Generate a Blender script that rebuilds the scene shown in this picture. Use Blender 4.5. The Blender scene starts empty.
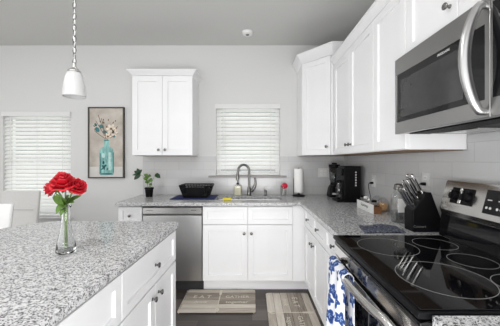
import bpy, bmesh, math, random
from math import sin, cos, pi, radians as R
from mathutils import Vector, Matrix
random.seed(7)
S = bpy.context.scene
COL = S.collection

# ------------------------------------------------------------------ camera, sky, lights, exposure
cam_d = bpy.data.cameras.new('camera')
cam = bpy.data.objects.new('camera', cam_d); COL.objects.link(cam)
cam.location = (0, 0, 1.33); cam.rotation_euler = (R(90), 0, 0)
cam_d.sensor_width = 36.0; cam_d.lens = 265 / 500 * 36.0
cam_d.shift_x = -0.004; cam_d.shift_y = -0.004
cam_d.clip_start = 0.02
S.camera = cam

world = bpy.data.worlds.new('sky'); S.world = world; world.use_nodes = True
nt = world.node_tree; nt.nodes.clear()
wo = nt.nodes.new('ShaderNodeOutputWorld'); bg = nt.nodes.new('ShaderNodeBackground')
tc = nt.nodes.new('ShaderNodeTexCoord'); sp = nt.nodes.new('ShaderNodeSeparateXYZ')
rp = nt.nodes.new('ShaderNodeValToRGB')
rp.color_ramp.elements[0].position = 0.44; rp.color_ramp.elements[0].color = (0.97, 0.97, 0.97, 1)
rp.color_ramp.elements[1].position = 0.56; rp.color_ramp.elements[1].color = (1, 1, 1, 1)
mp = nt.nodes.new('ShaderNodeMapRange')
mp.inputs['From Min'].default_value = -1; mp.inputs['From Max'].default_value = 1
nt.links.new(tc.outputs['Generated'], sp.inputs[0]); nt.links.new(sp.outputs['Z'], mp.inputs['Value'])
nt.links.new(mp.outputs[0], rp.inputs[0]); rb = nt.nodes.new('ShaderNodeValToRGB')              # sky dimmed behind the back wall so gaps in the blinds look grey
rb.color_ramp.elements[0].position = 0.55; rb.color_ramp.elements[0].color = (1, 1, 1, 1)
rb.color_ramp.elements[1].position = 0.75; rb.color_ramp.elements[1].color = (0, 0, 0, 1)
my = nt.nodes.new('ShaderNodeMapRange'); my.inputs['From Min'].default_value = -1; my.inputs['From Max'].default_value = 1
mm = nt.nodes.new('ShaderNodeMix'); mm.data_type = 'RGBA'; mm.blend_type = 'MULTIPLY'; mm.inputs[0].default_value = 1
nt.links.new(sp.outputs['Y'], my.inputs['Value']); nt.links.new(my.outputs[0], rb.inputs[0])
mm.blend_type = 'MIX'
rz = nt.nodes.new('ShaderNodeValToRGB')              # sky behind the windows: dimmed near the horizon, brighter higher up
rz.color_ramp.elements[0].position = 0.62; rz.color_ramp.elements[0].color = (0.14, 0.14, 0.14, 1)
rz.color_ramp.elements[1].position = 0.72; rz.color_ramp.elements[1].color = (0.8, 0.8, 0.8, 1)
for p_, v_ in ((0.38, 1.0), (0.46, 0.14)):           # bright zone below the horizon, added to light the slats from behind
    e_ = rz.color_ramp.elements.new(p_); e_.color = (v_, v_, v_, 1)
bs = nt.nodes.new('ShaderNodeMix'); bs.data_type = 'RGBA'; bs.blend_type = 'MULTIPLY'; bs.inputs[0].default_value = 1
bs.inputs[7].default_value = (1.8, 1.8, 1.8, 1)
nt.links.new(mp.outputs[0], rz.inputs[0]); nt.links.new(rz.outputs[0], bs.inputs[6])
nt.links.new(rb.outputs[0], mm.inputs[0]); nt.links.new(bs.outputs[2], mm.inputs[6]); nt.links.new(rp.outputs[0], mm.inputs[7]); nt.links.new(mm.outputs[2], bg.inputs['Color'])
bg.inputs['Strength'].default_value = 1.7
nt.links.new(bg.outputs[0], wo.inputs['Surface'])

def area(name, loc, size, power):
    d = bpy.data.lights.new(name, 'AREA'); d.shape = 'DISK'; d.size = size; d.energy = power
    o = bpy.data.objects.new(name, d); COL.objects.link(o); o.location = loc
    return o
front_fill = area('front_fill_light', (0.2, -0.85, 0.5), 2.6, 72)  # unseen frontal fill, added behind the camera to brighten the lower cabinets
front_fill.data.shape = 'RECTANGLE'; front_fill.data.size_y = 1.0; front_fill.rotation_euler = (R(90), 0, 0)
area('ceiling_fill', (-0.35, 1.75, 2.72), 0.35, 2)  # unseen fill lights added below the ceiling to lift the room and island
area('ceiling_fill', (-0.9, 0.35, 2.72), 0.35, 16)
area('ceiling_fill', (-2.6, 1.4, 2.72), 0.35, 7)

S.view_settings.view_transform = 'Standard'; S.view_settings.look = 'None'
S.view_settings.gamma = 1.0; S.view_settings.use_curve_mapping = False
S.view_settings.exposure = 0.0

# ------------------------------------------------------------------ material helpers
def lin(c):
    c /= 255.0
    return c / 12.92 if c <= 0.04045 else ((c + 0.055) / 1.055) ** 2.4
def rgb(r, g, b): return (lin(r), lin(g), lin(b), 1)
class N:
    """small wrapper round a node tree"""
    def __init__(s, name):
        s.m = bpy.data.materials.new(name); s.m.use_nodes = True; s.t = s.m.node_tree
        s.b = s.t.nodes['Principled BSDF']; s.out = s.t.nodes['Material Output']
    def n(s, kind, **kw):
        x = s.t.nodes.new('ShaderNode' + kind)
        for k, v in kw.items():
            if k in x.inputs: x.inputs[k].default_value = v
            else: setattr(x, k, v)
        return x
    def l(s, a, b): s.t.links.new(a, b)
    def obj(s): return s.n('TexCoord').outputs['Object']
    def ramp(s, fac, stops, interp='LINEAR'):
        r = s.n('ValToRGB'); cr = r.color_ramp; cr.interpolation = interp
        while len(cr.elements) < len(stops): cr.elements.new(0.5)
        for e, (p, c) in zip(cr.elements, stops): e.position = p; e.color = c
        s.l(fac, r.inputs[0]); return r.outputs[0]
    def mix(s, fac, a, b, kind='MIX'):
        x = s.n('Mix', data_type='RGBA', blend_type=kind)
        for sock, v in ((x.inputs[0], fac), (x.inputs[6], a), (x.inputs[7], b)):
            if hasattr(v, 'links'): s.l(v, sock)
            else: sock.default_value = v
        return x.outputs[2]
    def bump(s, h, strength=0.2, dist=0.01):
        b = s.n('Bump', Strength=strength, Distance=dist); s.l(h, b.inputs['Height'])
        s.l(b.outputs[0], s.b.inputs['Normal'])
    def set(s, **kw):
        for k, v in kw.items(): s.b.inputs[k.replace('_', ' ')].default_value = v
        return s

def plain(name, col, rough=0.5, metal=0.0, var=0.06, scale=25.0, bump=0.0, stretch=(1, 1, 1), **kw):
    s = N(name); s.set(Roughness=rough, Metallic=metal)
    for k, v in kw.items(): s.b.inputs[k.replace('_', ' ')].default_value = v
    mp = s.n('Mapping', Scale=stretch); s.l(s.obj(), mp.inputs[0])
    nz = s.n('TexNoise', Scale=scale, Detail=3.0); s.l(mp.outputs[0], nz.inputs['Vector'])
    lo = tuple(max(0, c * (1 - var)) for c in col[:3]) + (1,); hi = tuple(min(1, c * (1 + var)) for c in col[:3]) + (1,)
    s.l(s.ramp(nz.outputs['Fac'], [(0.3, lo), (0.7, hi)]), s.b.inputs['Base Color'])
    if bump: s.bump(nz.outputs['Fac'], bump, 0.004)
    return s.m

M = {}
M['cab'] = plain('white_cabinet_paint', rgb(238, 238, 239), 0.38, var=0.012, scale=6)
M['wall'] = plain('wall_paint', rgb(216, 216, 215), 0.85, var=0.012, scale=90, bump=0.06)
M['ceil'] = plain('ceiling_paint', rgb(206, 206, 204), 0.9, var=0.015, scale=120, bump=0.12)
M['trim'] = plain('white_trim', rgb(236, 236, 236), 0.45, var=0.01)
M['steel'] = plain('brushed_steel', (0.56, 0.555, 0.55, 1), 0.27, 1.0, var=0.05, scale=40, stretch=(0.3, 0.3, 22))
M['steel_h'] = plain('brushed_steel_along', (0.60, 0.585, 0.565, 1), 0.24, 1.0, var=0.05, scale=40, stretch=(18, 0.3, 18))
M['steel_d'] = plain('dishwasher_steel', (0.56, 0.56, 0.56, 1), 0.36, 1.0, var=0.05, scale=40, stretch=(22, 0.3, 0.3))
M['chrome'] = plain('polished_nickel', (0.72, 0.71, 0.70, 1), 0.13, 1.0, var=0.02)
M['steel_mw'] = plain('microwave_steel', (0.36, 0.355, 0.35, 1), 0.28, 1.0, var=0.05, scale=40, stretch=(18, 0.3, 18))
M['handle'] = plain('satin_steel', (0.50, 0.50, 0.50, 1), 0.30, 1.0, var=0.03)
M['nickel'] = plain('brushed_nickel', (0.22, 0.215, 0.21, 1), 0.26, 1.0, var=0.04)
M['faucet'] = plain('faucet_steel', (0.19, 0.186, 0.18, 1), 0.24, 1.0, var=0.04)
M['black'] = plain('black_plastic', (0.005, 0.005, 0.006, 1), 0.40, var=0.2, Specular_IOR_Level=0.14)
M['blackgl'] = plain('black_gloss', (0.006, 0.006, 0.007, 1), 0.06, var=0.1, Specular_IOR_Level=0.35)
M['mwglass'] = plain('microwave_window', (0.035, 0.035, 0.036, 1), 0.07, var=0.1)
M['glasstop'] = plain('ceramic_hob_glass', (0.004, 0.004, 0.005, 1), 0.04, var=0.1, Specular_IOR_Level=0.28)
M['ring'] = plain('hob_ring_print', rgb(168, 168, 166), 0.3, var=0.05)
M['toe'] = plain('dark_toe_panel', (0.02, 0.02, 0.021, 1), 0.5)
M['maple'] = plain('maple_underside', rgb(134, 110, 86), 0.6, var=0.15, scale=14, stretch=(1, 8, 1))
M['wood'] = plain('tray_wood', rgb(126, 84, 52), 0.55, var=0.3, scale=20, stretch=(6, 1, 1))
M['white_pl'] = plain('white_plastic', rgb(235, 235, 233), 0.35, var=0.01)
M['plate'] = plain('outlet_plastic', rgb(218, 218, 217), 0.4, var=0.01)
M['paper'] = plain('paper_towel', rgb(240, 240, 238), 0.9, var=0.02, scale=150, bump=0.15)
M['shade'] = plain('frosted_glass', rgb(222, 222, 222), 0.3, var=0.01, Transmission_Weight=0.25, Subsurface_Weight=0.0)
M['leaf'] = plain('leaf_green', rgb(84, 116, 46), 0.45, var=0.35, scale=30)
M['leafd'] = plain('leaf_dark_green', rgb(30, 62, 34), 0.35, var=0.35, scale=30)
M['stem'] = plain('stem_green', rgb(110, 140, 66), 0.5, var=0.2)
M['rose'] = plain('rose_petal', rgb(192, 16, 36), 0.55, var=0.22, scale=35)
M['chair'] = plain('chair_cloth', rgb(208, 207, 205), 0.7, var=0.03, scale=60, bump=0.1)
M['chairw'] = plain('white_leather', rgb(238, 238, 237), 0.45, var=0.015, scale=40)
M['chairleg'] = plain('chair_leg_metal', rgb(170, 170, 170), 0.35, 0.8)
M['soil'] = plain('soil', rgb(46, 36, 28), 0.95, var=0.5, scale=90, bump=0.5)
M['sponge'] = plain('yellow_sponge', rgb(226, 210, 60), 0.9, var=0.15, scale=160, bump=0.5)
M['soap'] = plain('cream_soap', rgb(236, 232, 208), 0.3, var=0.03)
M['red'] = plain('red_bristles', rgb(206, 20, 60), 0.6, var=0.2, scale=120, bump=0.3)
M['navy'] = plain('navy_drying_mat', rgb(30, 44, 92), 0.9, var=0.3, scale=160, bump=0.4)
M['amber'] = plain('amber_spice', rgb(214, 170, 116), 0.6, var=0.35, scale=90)
M['brown'] = plain('brown_spice', rgb(104, 62, 40), 0.6, var=0.35, scale=90)
M['mauve'] = plain('pale_spice', rgb(196, 184, 186), 0.6, var=0.2, scale=90)
M['ink'] = plain('dark_lettering', rgb(58, 54, 52), 0.7)
M['cream'] = plain('cream_lettering', rgb(214, 207, 192), 0.8)
M['silver'] = plain('silver_lettering', rgb(214, 214, 212), 0.4)
M['greyp'] = plain('grey_print', rgb(120, 118, 114), 0.5)
M['frame'] = plain('dark_grey_frame', rgb(66, 60, 56), 0.55, var=0.25, scale=30, stretch=(1, 1, 6))
M['sill'] = plain('grey_sill_stone', rgb(140, 138, 136), 0.3, var=0.25, scale=120)
M['slat'] = plain('white_blind_slat', rgb(226, 226, 225), 0.5, var=0.01)
def slat_mat():
    s = N('white_vinyl_slat'); s.set(Roughness=0.5)
    nz = s.n('TexNoise', Scale=9.0); s.l(s.obj(), nz.inputs['Vector'])
    s.l(s.ramp(nz.outputs['Fac'], [(0.3, rgb(251, 251, 250)), (0.7, rgb(254, 254, 253))]), s.b.inputs['Base Color'])
    t = s.n('BsdfTranslucent', Color=(0.9, 0.9, 0.89, 1)); mx = s.n('MixShader'); mx.inputs[0].default_value = 0.38
    s.l(s.b.outputs[0], mx.inputs[1]); s.l(t.outputs[0], mx.inputs[2]); s.l(mx.outputs[0], s.out.inputs['Surface'])
    return s.m
M['vinyl'] = slat_mat()
M['cord'] = plain('blind_cord', rgb(215, 215, 213), 0.8)

def thin_glass(name, tint=(0.95, 0.97, 0.96, 1), f0=0.06):
    s = N(name); t = s.n('BsdfTransparent', Color=tint); g = s.n('BsdfGlossy', Roughness=0.03)
    lw = s.n('LayerWeight', Blend=0.25); mx = s.n('MixShader')
    nz = s.n('TexNoise', Scale=8.0); s.l(s.obj(), nz.inputs['Vector'])
    mr = s.n('MapRange'); mr.inputs['To Min'].default_value = f0; mr.inputs['To Max'].default_value = 0.5
    s.l(lw.outputs['Facing'], mr.inputs['Value']); s.l(mr.outputs[0], mx.inputs[0])
    s.l(t.outputs[0], mx.inputs[1]); s.l(g.outputs[0], mx.inputs[2]); s.l(mx.outputs[0], s.out.inputs['Surface'])
    return s.m
M['pane'] = thin_glass('window_glass')
M['glass'] = thin_glass('clear_glass', (0.94, 0.945, 0.94, 1), 0.035)
M['smoke'] = thin_glass('grey_clear_plastic', (0.62, 0.63, 0.64, 1), 0.07)

M['vase'] = plain('vase_glass', (0.97, 0.98, 0.98, 1), 0.0, var=0.0, Transmission_Weight=1.0, IOR=1.42)
def granite():
    s = N('speckled_granite'); o = s.obj()
    v = s.n('TexVoronoi', Scale=235.0); s.l(o, v.inputs['Vector'])
    sep = s.n('SeparateColor'); s.l(v.outputs['Color'], sep.inputs[0])
    nz = s.n('TexNoise', Scale=60.0, Detail=4.0); s.l(o, nz.inputs['Vector'])
    ad = s.n('Math', operation='MULTIPLY_ADD'); ad.inputs[1].default_value = 0.55
    s.l(sep.outputs[0], ad.inputs[0]); s.l(nz.outputs['Fac'], ad.inputs[2])
    c = s.ramp(ad.outputs[0], [(0.38, rgb(66, 66, 69)), (0.50, rgb(122, 122, 125)), (0.60, rgb(160, 160, 161)), (0.74, rgb(198, 198, 199)), (1.0, rgb(220, 220, 220))])
    v2 = s.n('TexVoronoi', Scale=300.0); s.l(o, v2.inputs['Vector'])
    sep2 = s.n('SeparateColor'); s.l(v2.outputs['Color'], sep2.inputs[0])
    k = s.ramp(sep2.outputs[1], [(0.12, (1, 1, 1, 1)), (0.14, (0, 0, 0, 1))])
    c2 = s.mix(k, c, rgb(70, 69, 71))
    s.l(c2, s.b.inputs['Base Color']); s.set(Roughness=0.13, Specular_IOR_Level=0.2)
    return s.m
M['granite'] = granite()

def tile(name, axis):
    s = N(name); sep = s.n('SeparateXYZ'); s.l(s.obj(), sep.inputs[0])
    cb = s.n('CombineXYZ'); s.l(sep.outputs[axis], cb.inputs[0])
    a = s.n('Math', operation='ADD'); a.inputs[1].default_value = -0.914
    s.l(sep.outputs[2], a.inputs[0]); s.l(a.outputs[0], cb.inputs[1])
    b = s.n('TexBrick', Scale=1.0); b.offset = 0.5
    b.inputs['Brick Width'].default_value = 0.302; b.inputs['Row Height'].default_value = 0.1025
    b.inputs['Mortar Size'].default_value = 0.0016; b.inputs['Mortar Smooth'].default_value = 0.3
    b.inputs['Color1'].default_value = rgb(200, 200, 200); b.inputs['Color2'].default_value = rgb(195, 195, 196)
    b.inputs['Mortar'].default_value = rgb(178, 178, 178)
    s.l(cb.outputs[0], b.inputs['Vector']); s.l(b.outputs['Color'], s.b.inputs['Base Color'])
    iv = s.n('Math', operation='SUBTRACT'); iv.inputs[0].default_value = 1; s.l(b.outputs['Fac'], iv.inputs[1])
    s.bump(iv.outputs[0], 0.35, 0.003); s.set(Roughness=0.16)
    return s.m
M['tile_x'] = tile('subway_tile_back', 0); M['tile_y'] = tile('subway_tile_side', 1)

def planks(name, cols, w, h, streak=(2.0, 26.0), rough=0.4, swap=False):
    s = N(name); o = s.obj()
    if swap:
        sx = s.n('SeparateXYZ'); cb = s.n('CombineXYZ'); s.l(o, sx.inputs[0])
        s.l(sx.outputs[1], cb.inputs[0]); s.l(sx.outputs[0], cb.inputs[1]); o = cb.outputs[0]
    b = s.n('TexBrick', Scale=1.0); b.offset = 0.37
    b.inputs['Brick Width'].default_value = w; b.inputs['Row Height'].default_value = h
    b.inputs['Mortar Size'].default_value = 0.0015; b.inputs['Bias'].default_value = 0.0
    b.inputs['Color1'].default_value = (0, 0, 0, 1); b.inputs['Color2'].default_value = (1, 1, 1, 1)
    b.inputs['Mortar'].default_value = (0.5, 0.5, 0.5, 1)
    s.l(o, b.inputs['Vector'])
    m = s.n('Mapping', Scale=(streak[0], streak[1], 1)); s.l(o, m.inputs[0])
    nz = s.n('TexNoise', Scale=1.6, Detail=6.0, Roughness=0.65); s.l(m.outputs[0], nz.inputs['Vector'])
    f = s.n('Mix', data_type='FLOAT'); f.inputs[0].default_value = 0.55
    s.l(b.outputs['Color'], f.inputs[2]); s.l(nz.outputs['Fac'], f.inputs[3])
    c = s.ramp(f.outputs[0], [(0.2, cols[0]), (0.5, cols[1]), (0.8, cols[2])])
    c = s.mix(b.outputs['Fac'], c, tuple(x * 0.35 for x in cols[0][:3]) + (1,))
    s.l(c, s.b.inputs['Base Color']); s.set(Roughness=rough)
    s.bump(nz.outputs['Fac'], 0.08, 0.003)
    return s.m
M['floor'] = planks('dark_plank_floor', (rgb(52, 46, 43), rgb(80, 72, 68), rgb(106, 97, 92)), 1.2, 0.17)
RUGC = (rgb(98, 89, 80), rgb(182, 172, 159), rgb(222, 215, 204))
M['rug'] = planks('printed_plank_mat', RUGC, 0.9, 0.07, (3.0, 30.0), 0.85)

def towel_mat():
    s = N('blue_flower_cloth'); o = s.n('TexCoord').outputs['UV']
    nz = s.n('TexNoise', Scale=26.0, Detail=2.0); s.l(o, nz.inputs['Vector'])
    v = s.n('TexVoronoi', Scale=13.0, voronoi_dimensions='2D'); v.inputs['Randomness'].default_value = 0.75
    s.l(o, v.inputs['Vector'])
    # petals: angle about each cell centre
    df = s.n('VectorMath', operation='SUBTRACT'); s.l(o, df.inputs[0]); s.l(v.outputs['Position'], df.inputs[1])
    sx = s.n('SeparateXYZ'); s.l(df.outputs[0], sx.inputs[0])
    an = s.n('Math', operation='ARCTAN2'); s.l(sx.outputs[1], an.inputs[0]); s.l(sx.outputs[0], an.inputs[1])
    m5 = s.n('Math', operation='MULTIPLY'); m5.inputs[1].default_value = 5; s.l(an.outputs[0], m5.inputs[0])
    cs = s.n('Math', operation='COSINE'); s.l(m5.outputs[0], cs.inputs[0])
    k = s.n('Math', operation='MULTIPLY_ADD'); k.inputs[1].default_value = -0.10; s.l(cs.outputs[0], k.inputs[0]); s.l(v.outputs['Distance'], k.inputs[2])
    k2 = s.n('Math', operation='MULTIPLY_ADD'); k2.inputs[1].default_value = 0.30; s.l(nz.outputs['Fac'], k2.inputs[0]); s.l(k.outputs[0], k2.inputs[2])
    c = s.ramp(k2.outputs[0], [(0.20, rgb(140, 164, 204)), (0.26, rgb(26, 52, 108)), (0.50, rgb(44, 80, 148)), (0.545, rgb(226, 228, 232)), (1.0, rgb(226, 228, 232))])
    s.l(c, s.b.inputs['Base Color']); s.set(Roughness=0.9); s.bump(nz.outputs['Fac'], 0.1, 0.002)
    return s.m
M['towel'] = towel_mat()
def holder_mat():
    s = N('navy_print_cloth'); o = s.obj()
    v = s.n('TexVoronoi', Scale=55.0, feature='DISTANCE_TO_EDGE'); s.l(o, v.inputs['Vector'])
    c = s.ramp(v.outputs['Distance'], [(0.05, rgb(120, 124, 140)), (0.12, rgb(30, 34, 52))])
    s.l(c, s.b.inputs['Base Color']); s.set(Roughness=0.9)
    return s.m
M['holder'] = holder_mat()
def canvas_mat():
    s = N('painted_canvas'); o = s.obj()
    nz = s.n('TexNoise', Scale=7.0, Detail=5.0); s.l(o, nz.inputs['Vector'])
    c = s.ramp(nz.outputs['Fac'], [(0.3, rgb(168, 160, 150)), (0.5, rgb(190, 182, 172)), (0.7, rgb(206, 200, 192))])
    s.l(c, s.b.inputs['Base Color']); s.set(Roughness=0.8); s.bump(nz.outputs['Fac'], 0.2, 0.003)
    return s.m
M['canvas'] = canvas_mat()
M['ptable'] = plain('painted_pale_ledge', rgb(208, 206, 202), 0.8, var=0.06, scale=12)
M['pteal'] = plain('painted_teal', rgb(136, 188, 184), 0.75, var=0.4, scale=14, stretch=(2.5, 1, 0.8))
M['pglint'] = plain('painted_pale_glint', rgb(190, 218, 214), 0.75, var=0.1)
M['pteald'] = plain('painted_dark_teal', rgb(62, 118, 120), 0.75, var=0.3, scale=20)
M['ppetal'] = plain('painted_cream_petal', rgb(232, 220, 202), 0.75, var=0.12, scale=30)
M['pbrown'] = plain('painted_brown_twig', rgb(120, 92, 66), 0.75, var=0.2, scale=30)

# ------------------------------------------------------------------ mesh helpers
class MB:
    def __init__(s): s.v = []; s.f = []; s.mi = []; s.cur = 0; s.uv = {}
    def face(s, idx): s.f.append(tuple(idx)); s.mi.append(s.cur)
    def box(s, x0, y0, z0, x1, y1, z1):
        b = len(s.v)
        s.v += [(x, y, z) for z in (z0, z1) for y in (y0, y1) for x in (x0, x1)]
        for q in ((0, 2, 3, 1), (4, 5, 7, 6), (0, 1, 5, 4), (2, 6, 7, 3), (0, 4, 6, 2), (1, 3, 7, 5)): s.face([b + i for i in q])
        return s
    def loops(s, rings, close=True, cap0=True, cap1=True):
        b = len(s.v); n = len(rings[0])
        for r in rings: s.v += [tuple(p) for p in r]
        for i in range(len(rings) - 1):
            for j in range(n if close else n - 1):
                k = (j + 1) % n
                s.face((b + i * n + j, b + i * n + k, b + (i + 1) * n + k, b + (i + 1) * n + j))
        if cap0: s.face([b + j for j in reversed(range(n))])
        if cap1: s.face([b + (len(rings) - 1) * n + j for j in range(n)])
        return s
    def prism(s, pts, a, b, axis='z'):
        f = {'z': lambda p, t: (p[0], p[1], t), 'y': lambda p, t: (p[0], t, p[1]), 'x': lambda p, t: (t, p[0], p[1])}[axis]
        return s.loops([[f(p, a) for p in pts], [f(p, b) for p in pts]])
    def lathe(s, prof, c=(0, 0, 0), n=24, axis='z', cap0=True, cap1=True):
        rings = []
        for r, h in prof:
            ring = []
            for j in range(n):
                a = 2 * pi * j / n; u, v = r * cos(a), r * sin(a)
                if axis == 'z': p = (c[0] + u, c[1] + v, c[2] + h)
                elif axis == 'y': p = (c[0] + u, c[1] + h, c[2] + v)
                else: p = (c[0] + h, c[1] + u, c[2] + v)
                ring.append(p)
            rings.append(ring)
        return s.loops(rings, True, cap0, cap1)
    def tube(s, path, r, n=10, closed=False, flat=1.0):
        P = [Vector(p) for p in path]; m = len(P)
        rad = r if isinstance(r, (list, tuple)) else [r] * m
        T = []
        for i in range(m):
            a = P[(i - 1) % m] if (closed or i) else P[0]; b = P[(i + 1) % m] if (closed or i < m - 1) else P[-1]
            T.append((b - a).normalized())
        up = Vector((0, 0, 1)) if abs(T[0].z) < 0.9 else Vector((0, 1, 0))
        nrm = (up - up.dot(T[0]) * T[0]).normalized(); rings = []
        for i in range(m):
            nrm = (nrm - nrm.dot(T[i]) * T[i]).normalized(); bn = T[i].cross(nrm)
            rings.append([P[i] + rad[i] * (cos(2 * pi * j / n) * nrm + flat * sin(2 * pi * j / n) * bn) for j in range(n)])
        if closed: rings.append(rings[0]); return s.loops(rings, True, False, False)
        return s.loops(rings)
    def grid(s, fn, nu, nv):
        b = len(s.v)
        for i in range(nu + 1):
            for j in range(nv + 1): s.v.append(tuple(fn(i / nu, j / nv))); s.uv[len(s.v) - 1] = (i / nu, j / nv)
        for i in range(nu):
            for j in range(nv):
                p = b + i * (nv + 1) + j
                s.face((p, p + nv + 1, p + nv + 2, p + 1))
        return s
    def sphere(s, c, r, nu=14, nv=9, sq=(1, 1, 1)):
        prof = [(max(1e-4, r * sin(pi * i / nv)), -r * cos(pi * i / nv)) for i in range(nv + 1)]
        b = len(s.v); s.lathe(prof, (0, 0, 0), nu)
        for i in range(b, len(s.v)):
            x, y, z = s.v[i]; s.v[i] = (c[0] + x * sq[0], c[1] + y * sq[1], c[2] + z * sq[2])
        return s
    def build(s, name, mats, parent=None, loc=(0, 0, 0), rot=(0, 0, 0), bevel=0.0, seg=2, smooth=True, solid=0.0, sub=0, angle=35, uvscale=None):
        me = bpy.data.meshes.new(name); me.from_pydata(s.v, [], s.f)
        if not isinstance(mats, (list, tuple)): mats = [mats]
        for m in mats: me.materials.append(m)
        me.polygons.foreach_set('material_index', s.mi)
        bm = bmesh.new(); bm.from_mesh(me); bmesh.ops.recalc_face_normals(bm, faces=bm.faces); bm.to_mesh(me); bm.free()
        if s.uv:
            u = me.uv_layers.new(name='UVMap')
            for lp in me.loops:
                q = s.uv.get(lp.vertex_index, (0, 0)); k = uvscale or (1, 1)
                u.data[lp.index].uv = (q[0] * k[0], q[1] * k[1])
        if smooth:
            me.polygons.foreach_set('use_smooth', [True] * len(me.polygons)); me.set_sharp_from_angle(angle=R(angle))
        o = bpy.data.objects.new(name, me); COL.objects.link(o)
        o.location = loc; o.rotation_euler = rot
        if parent: o.parent = parent
        if solid:
            md = o.modifiers.new('thickness', 'SOLIDIFY'); md.thickness = solid; md.offset = 0
        if sub:
            md = o.modifiers.new('smooth', 'SUBSURF'); md.levels = sub; md.render_levels = sub
        if bevel:
            md = o.modifiers.new('bevel', 'BEVEL'); md.width = bevel; md.segments = seg; md.limit_method = 'ANGLE'; md.angle_limit = R(40)
        return o

def slab(cells_a, cells_b, occ, t0, t1, axis='z'):
    """clean slab with holes: grid cells extruded along axis"""
    mb = MB(); f = {'z': lambda a, b, t: (a, b, t), 'y': lambda a, b, t: (a, t, b), 'x': lambda a, b, t: (t, a, b)}[axis]
    idx = {}
    def vid(i, j, k):
        if (i, j, k) not in idx:
            idx[(i, j, k)] = len(mb.v); mb.v.append(f(cells_a[i], cells_b[j], (t0, t1)[k]))
        return idx[(i, j, k)]
    na, nb = len(cells_a) - 1, len(cells_b) - 1
    O = lambda i, j: 0 <= i < na and 0 <= j < nb and occ(i, j)
    for i in range(na):
        for j in range(nb):
            if not O(i, j): continue
            for k in (0, 1): mb.face([vid(i, j, k), vid(i + 1, j, k), vid(i + 1, j + 1, k), vid(i, j + 1, k)])
            for (di, dj, p, q) in ((-1, 0, (i, j), (i, j + 1)), (1, 0, (i + 1, j), (i + 1, j + 1)), (0, -1, (i, j), (i + 1, j)), (0, 1, (i, j + 1), (i + 1, j + 1))):
                if not O(i + di, j + dj): mb.face([vid(*p, 0), vid(*q, 0), vid(*q, 1), vid(*p, 1)])
    return mb

def tag(o, label=None, cat=None, group=None, kind=None):
    if label: o['label'] = label
    if cat: o['category'] = cat
    if group: o['group'] = group
    if kind: o['kind'] = kind
    return o
def thing(name, label, cat, loc=(0, 0, 0), rot=0.0, group=None):
    o = bpy.data.objects.new(name, None); COL.objects.link(o); o.empty_display_size = 0.05
    o.location = loc; o.rotation_euler = (0, 0, rot)
    return tag(o, label, cat, group)
def text(name, body, size, m, parent, loc, rot, ext=0.0004, align='CENTER', label=None):
    cu = bpy.data.curves.new(name, 'FONT'); cu.body = body; cu.size = size; cu.extrude = ext
    cu.align_x = align; cu.align_y = 'CENTER'
    t = bpy.data.objects.new(name, cu); COL.objects.link(t)
    bpy.context.view_layer.update()
    me = bpy.data.meshes.new_from_object(t.evaluated_get(bpy.context.evaluated_depsgraph_get()))
    bpy.data.objects.remove(t); bpy.data.curves.remove(cu)
    me.materials.clear(); me.materials.append(m)
    o = bpy.data.objects.new(name, me); COL.objects.link(o); o.parent = parent; o.location = loc; o.rotation_euler = rot
    if label: o['label'] = label
    return o

# ------------------------------------------------------------------ the setting
XR, YB, ZC = 1.148, 3.29, 2.765
XL, YF = -4.3, -0.9
def struct(o): return tag(o, kind='structure')
struct(MB().box(XL - 0.1, YF, -0.1, XR + 0.1, YB + 0.15, 0).build('floor', M['floor'], smooth=False))
struct(MB().box(XL - 0.1, YF, ZC, XR + 0.1, YB + 0.15, ZC + 0.1).build('ceiling', M['ceil'], smooth=False))
KW = (-0.447, 0.348, 1.15, 2.03)          # kitchen window opening x0 x1 z0 z1
DW = (-3.09, -2.25, 0.64, 1.935)           # dining window opening
xs = [XL - 0.1, DW[0], DW[1], KW[0], KW[1], XR + 0.1]; zs = [0, DW[2], KW[2], DW[3], KW[3], ZC]
struct(slab(xs, zs, lambda i, j: not ((i == 1 and j in (1, 2)) or (i == 3 and j in (2, 3))), YB, YB + 0.15, 'y').build('wall_back', M['wall'], smooth=False))
struct(MB().box(XR, YF, 0, XR + 0.1, YB, ZC).build('wall_right', M['wall'], smooth=False))
struct(slab([YF, -0.6, 2.4, YB], [0, 2.3, ZC], lambda i, j: not (i == 1 and j == 0), XL - 0.1, XL, 'x').build('wall_left', M['wall'], smooth=False))   # wide unseen opening, added to let light in from the left
struct(MB().prism([(YB - 0.014, 0), (YB, 0), (YB, 0.09), (YB - 0.006, 0.09), (YB - 0.014, 0.078)], XL, -1.372, 'x').build('baseboard_back', M['trim']))
# tile backsplash
xs = [-1.352, -0.53, KW[0], KW[1], 0.43, XR - 0.001]; zs = [0.915, 1.127, 1.15, 1.388]
struct(slab(xs, zs, lambda i, j: not ((i in (1, 2, 3) and j == 1) or (i == 2 and j == 2)), YB - 0.008, YB - 0.0005, 'y').build('wall_back_tile', M['tile_x'], smooth=False))
struct(slab([0.1, 0.70, 1.40, YB - 0.009], [0.915, 1.385, 1.468], lambda i, j: j == 0 or i == 1, XR - 0.008, XR - 0.0005, 'x').build('wall_right_tile', M['tile_y'], smooth=False))

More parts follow.
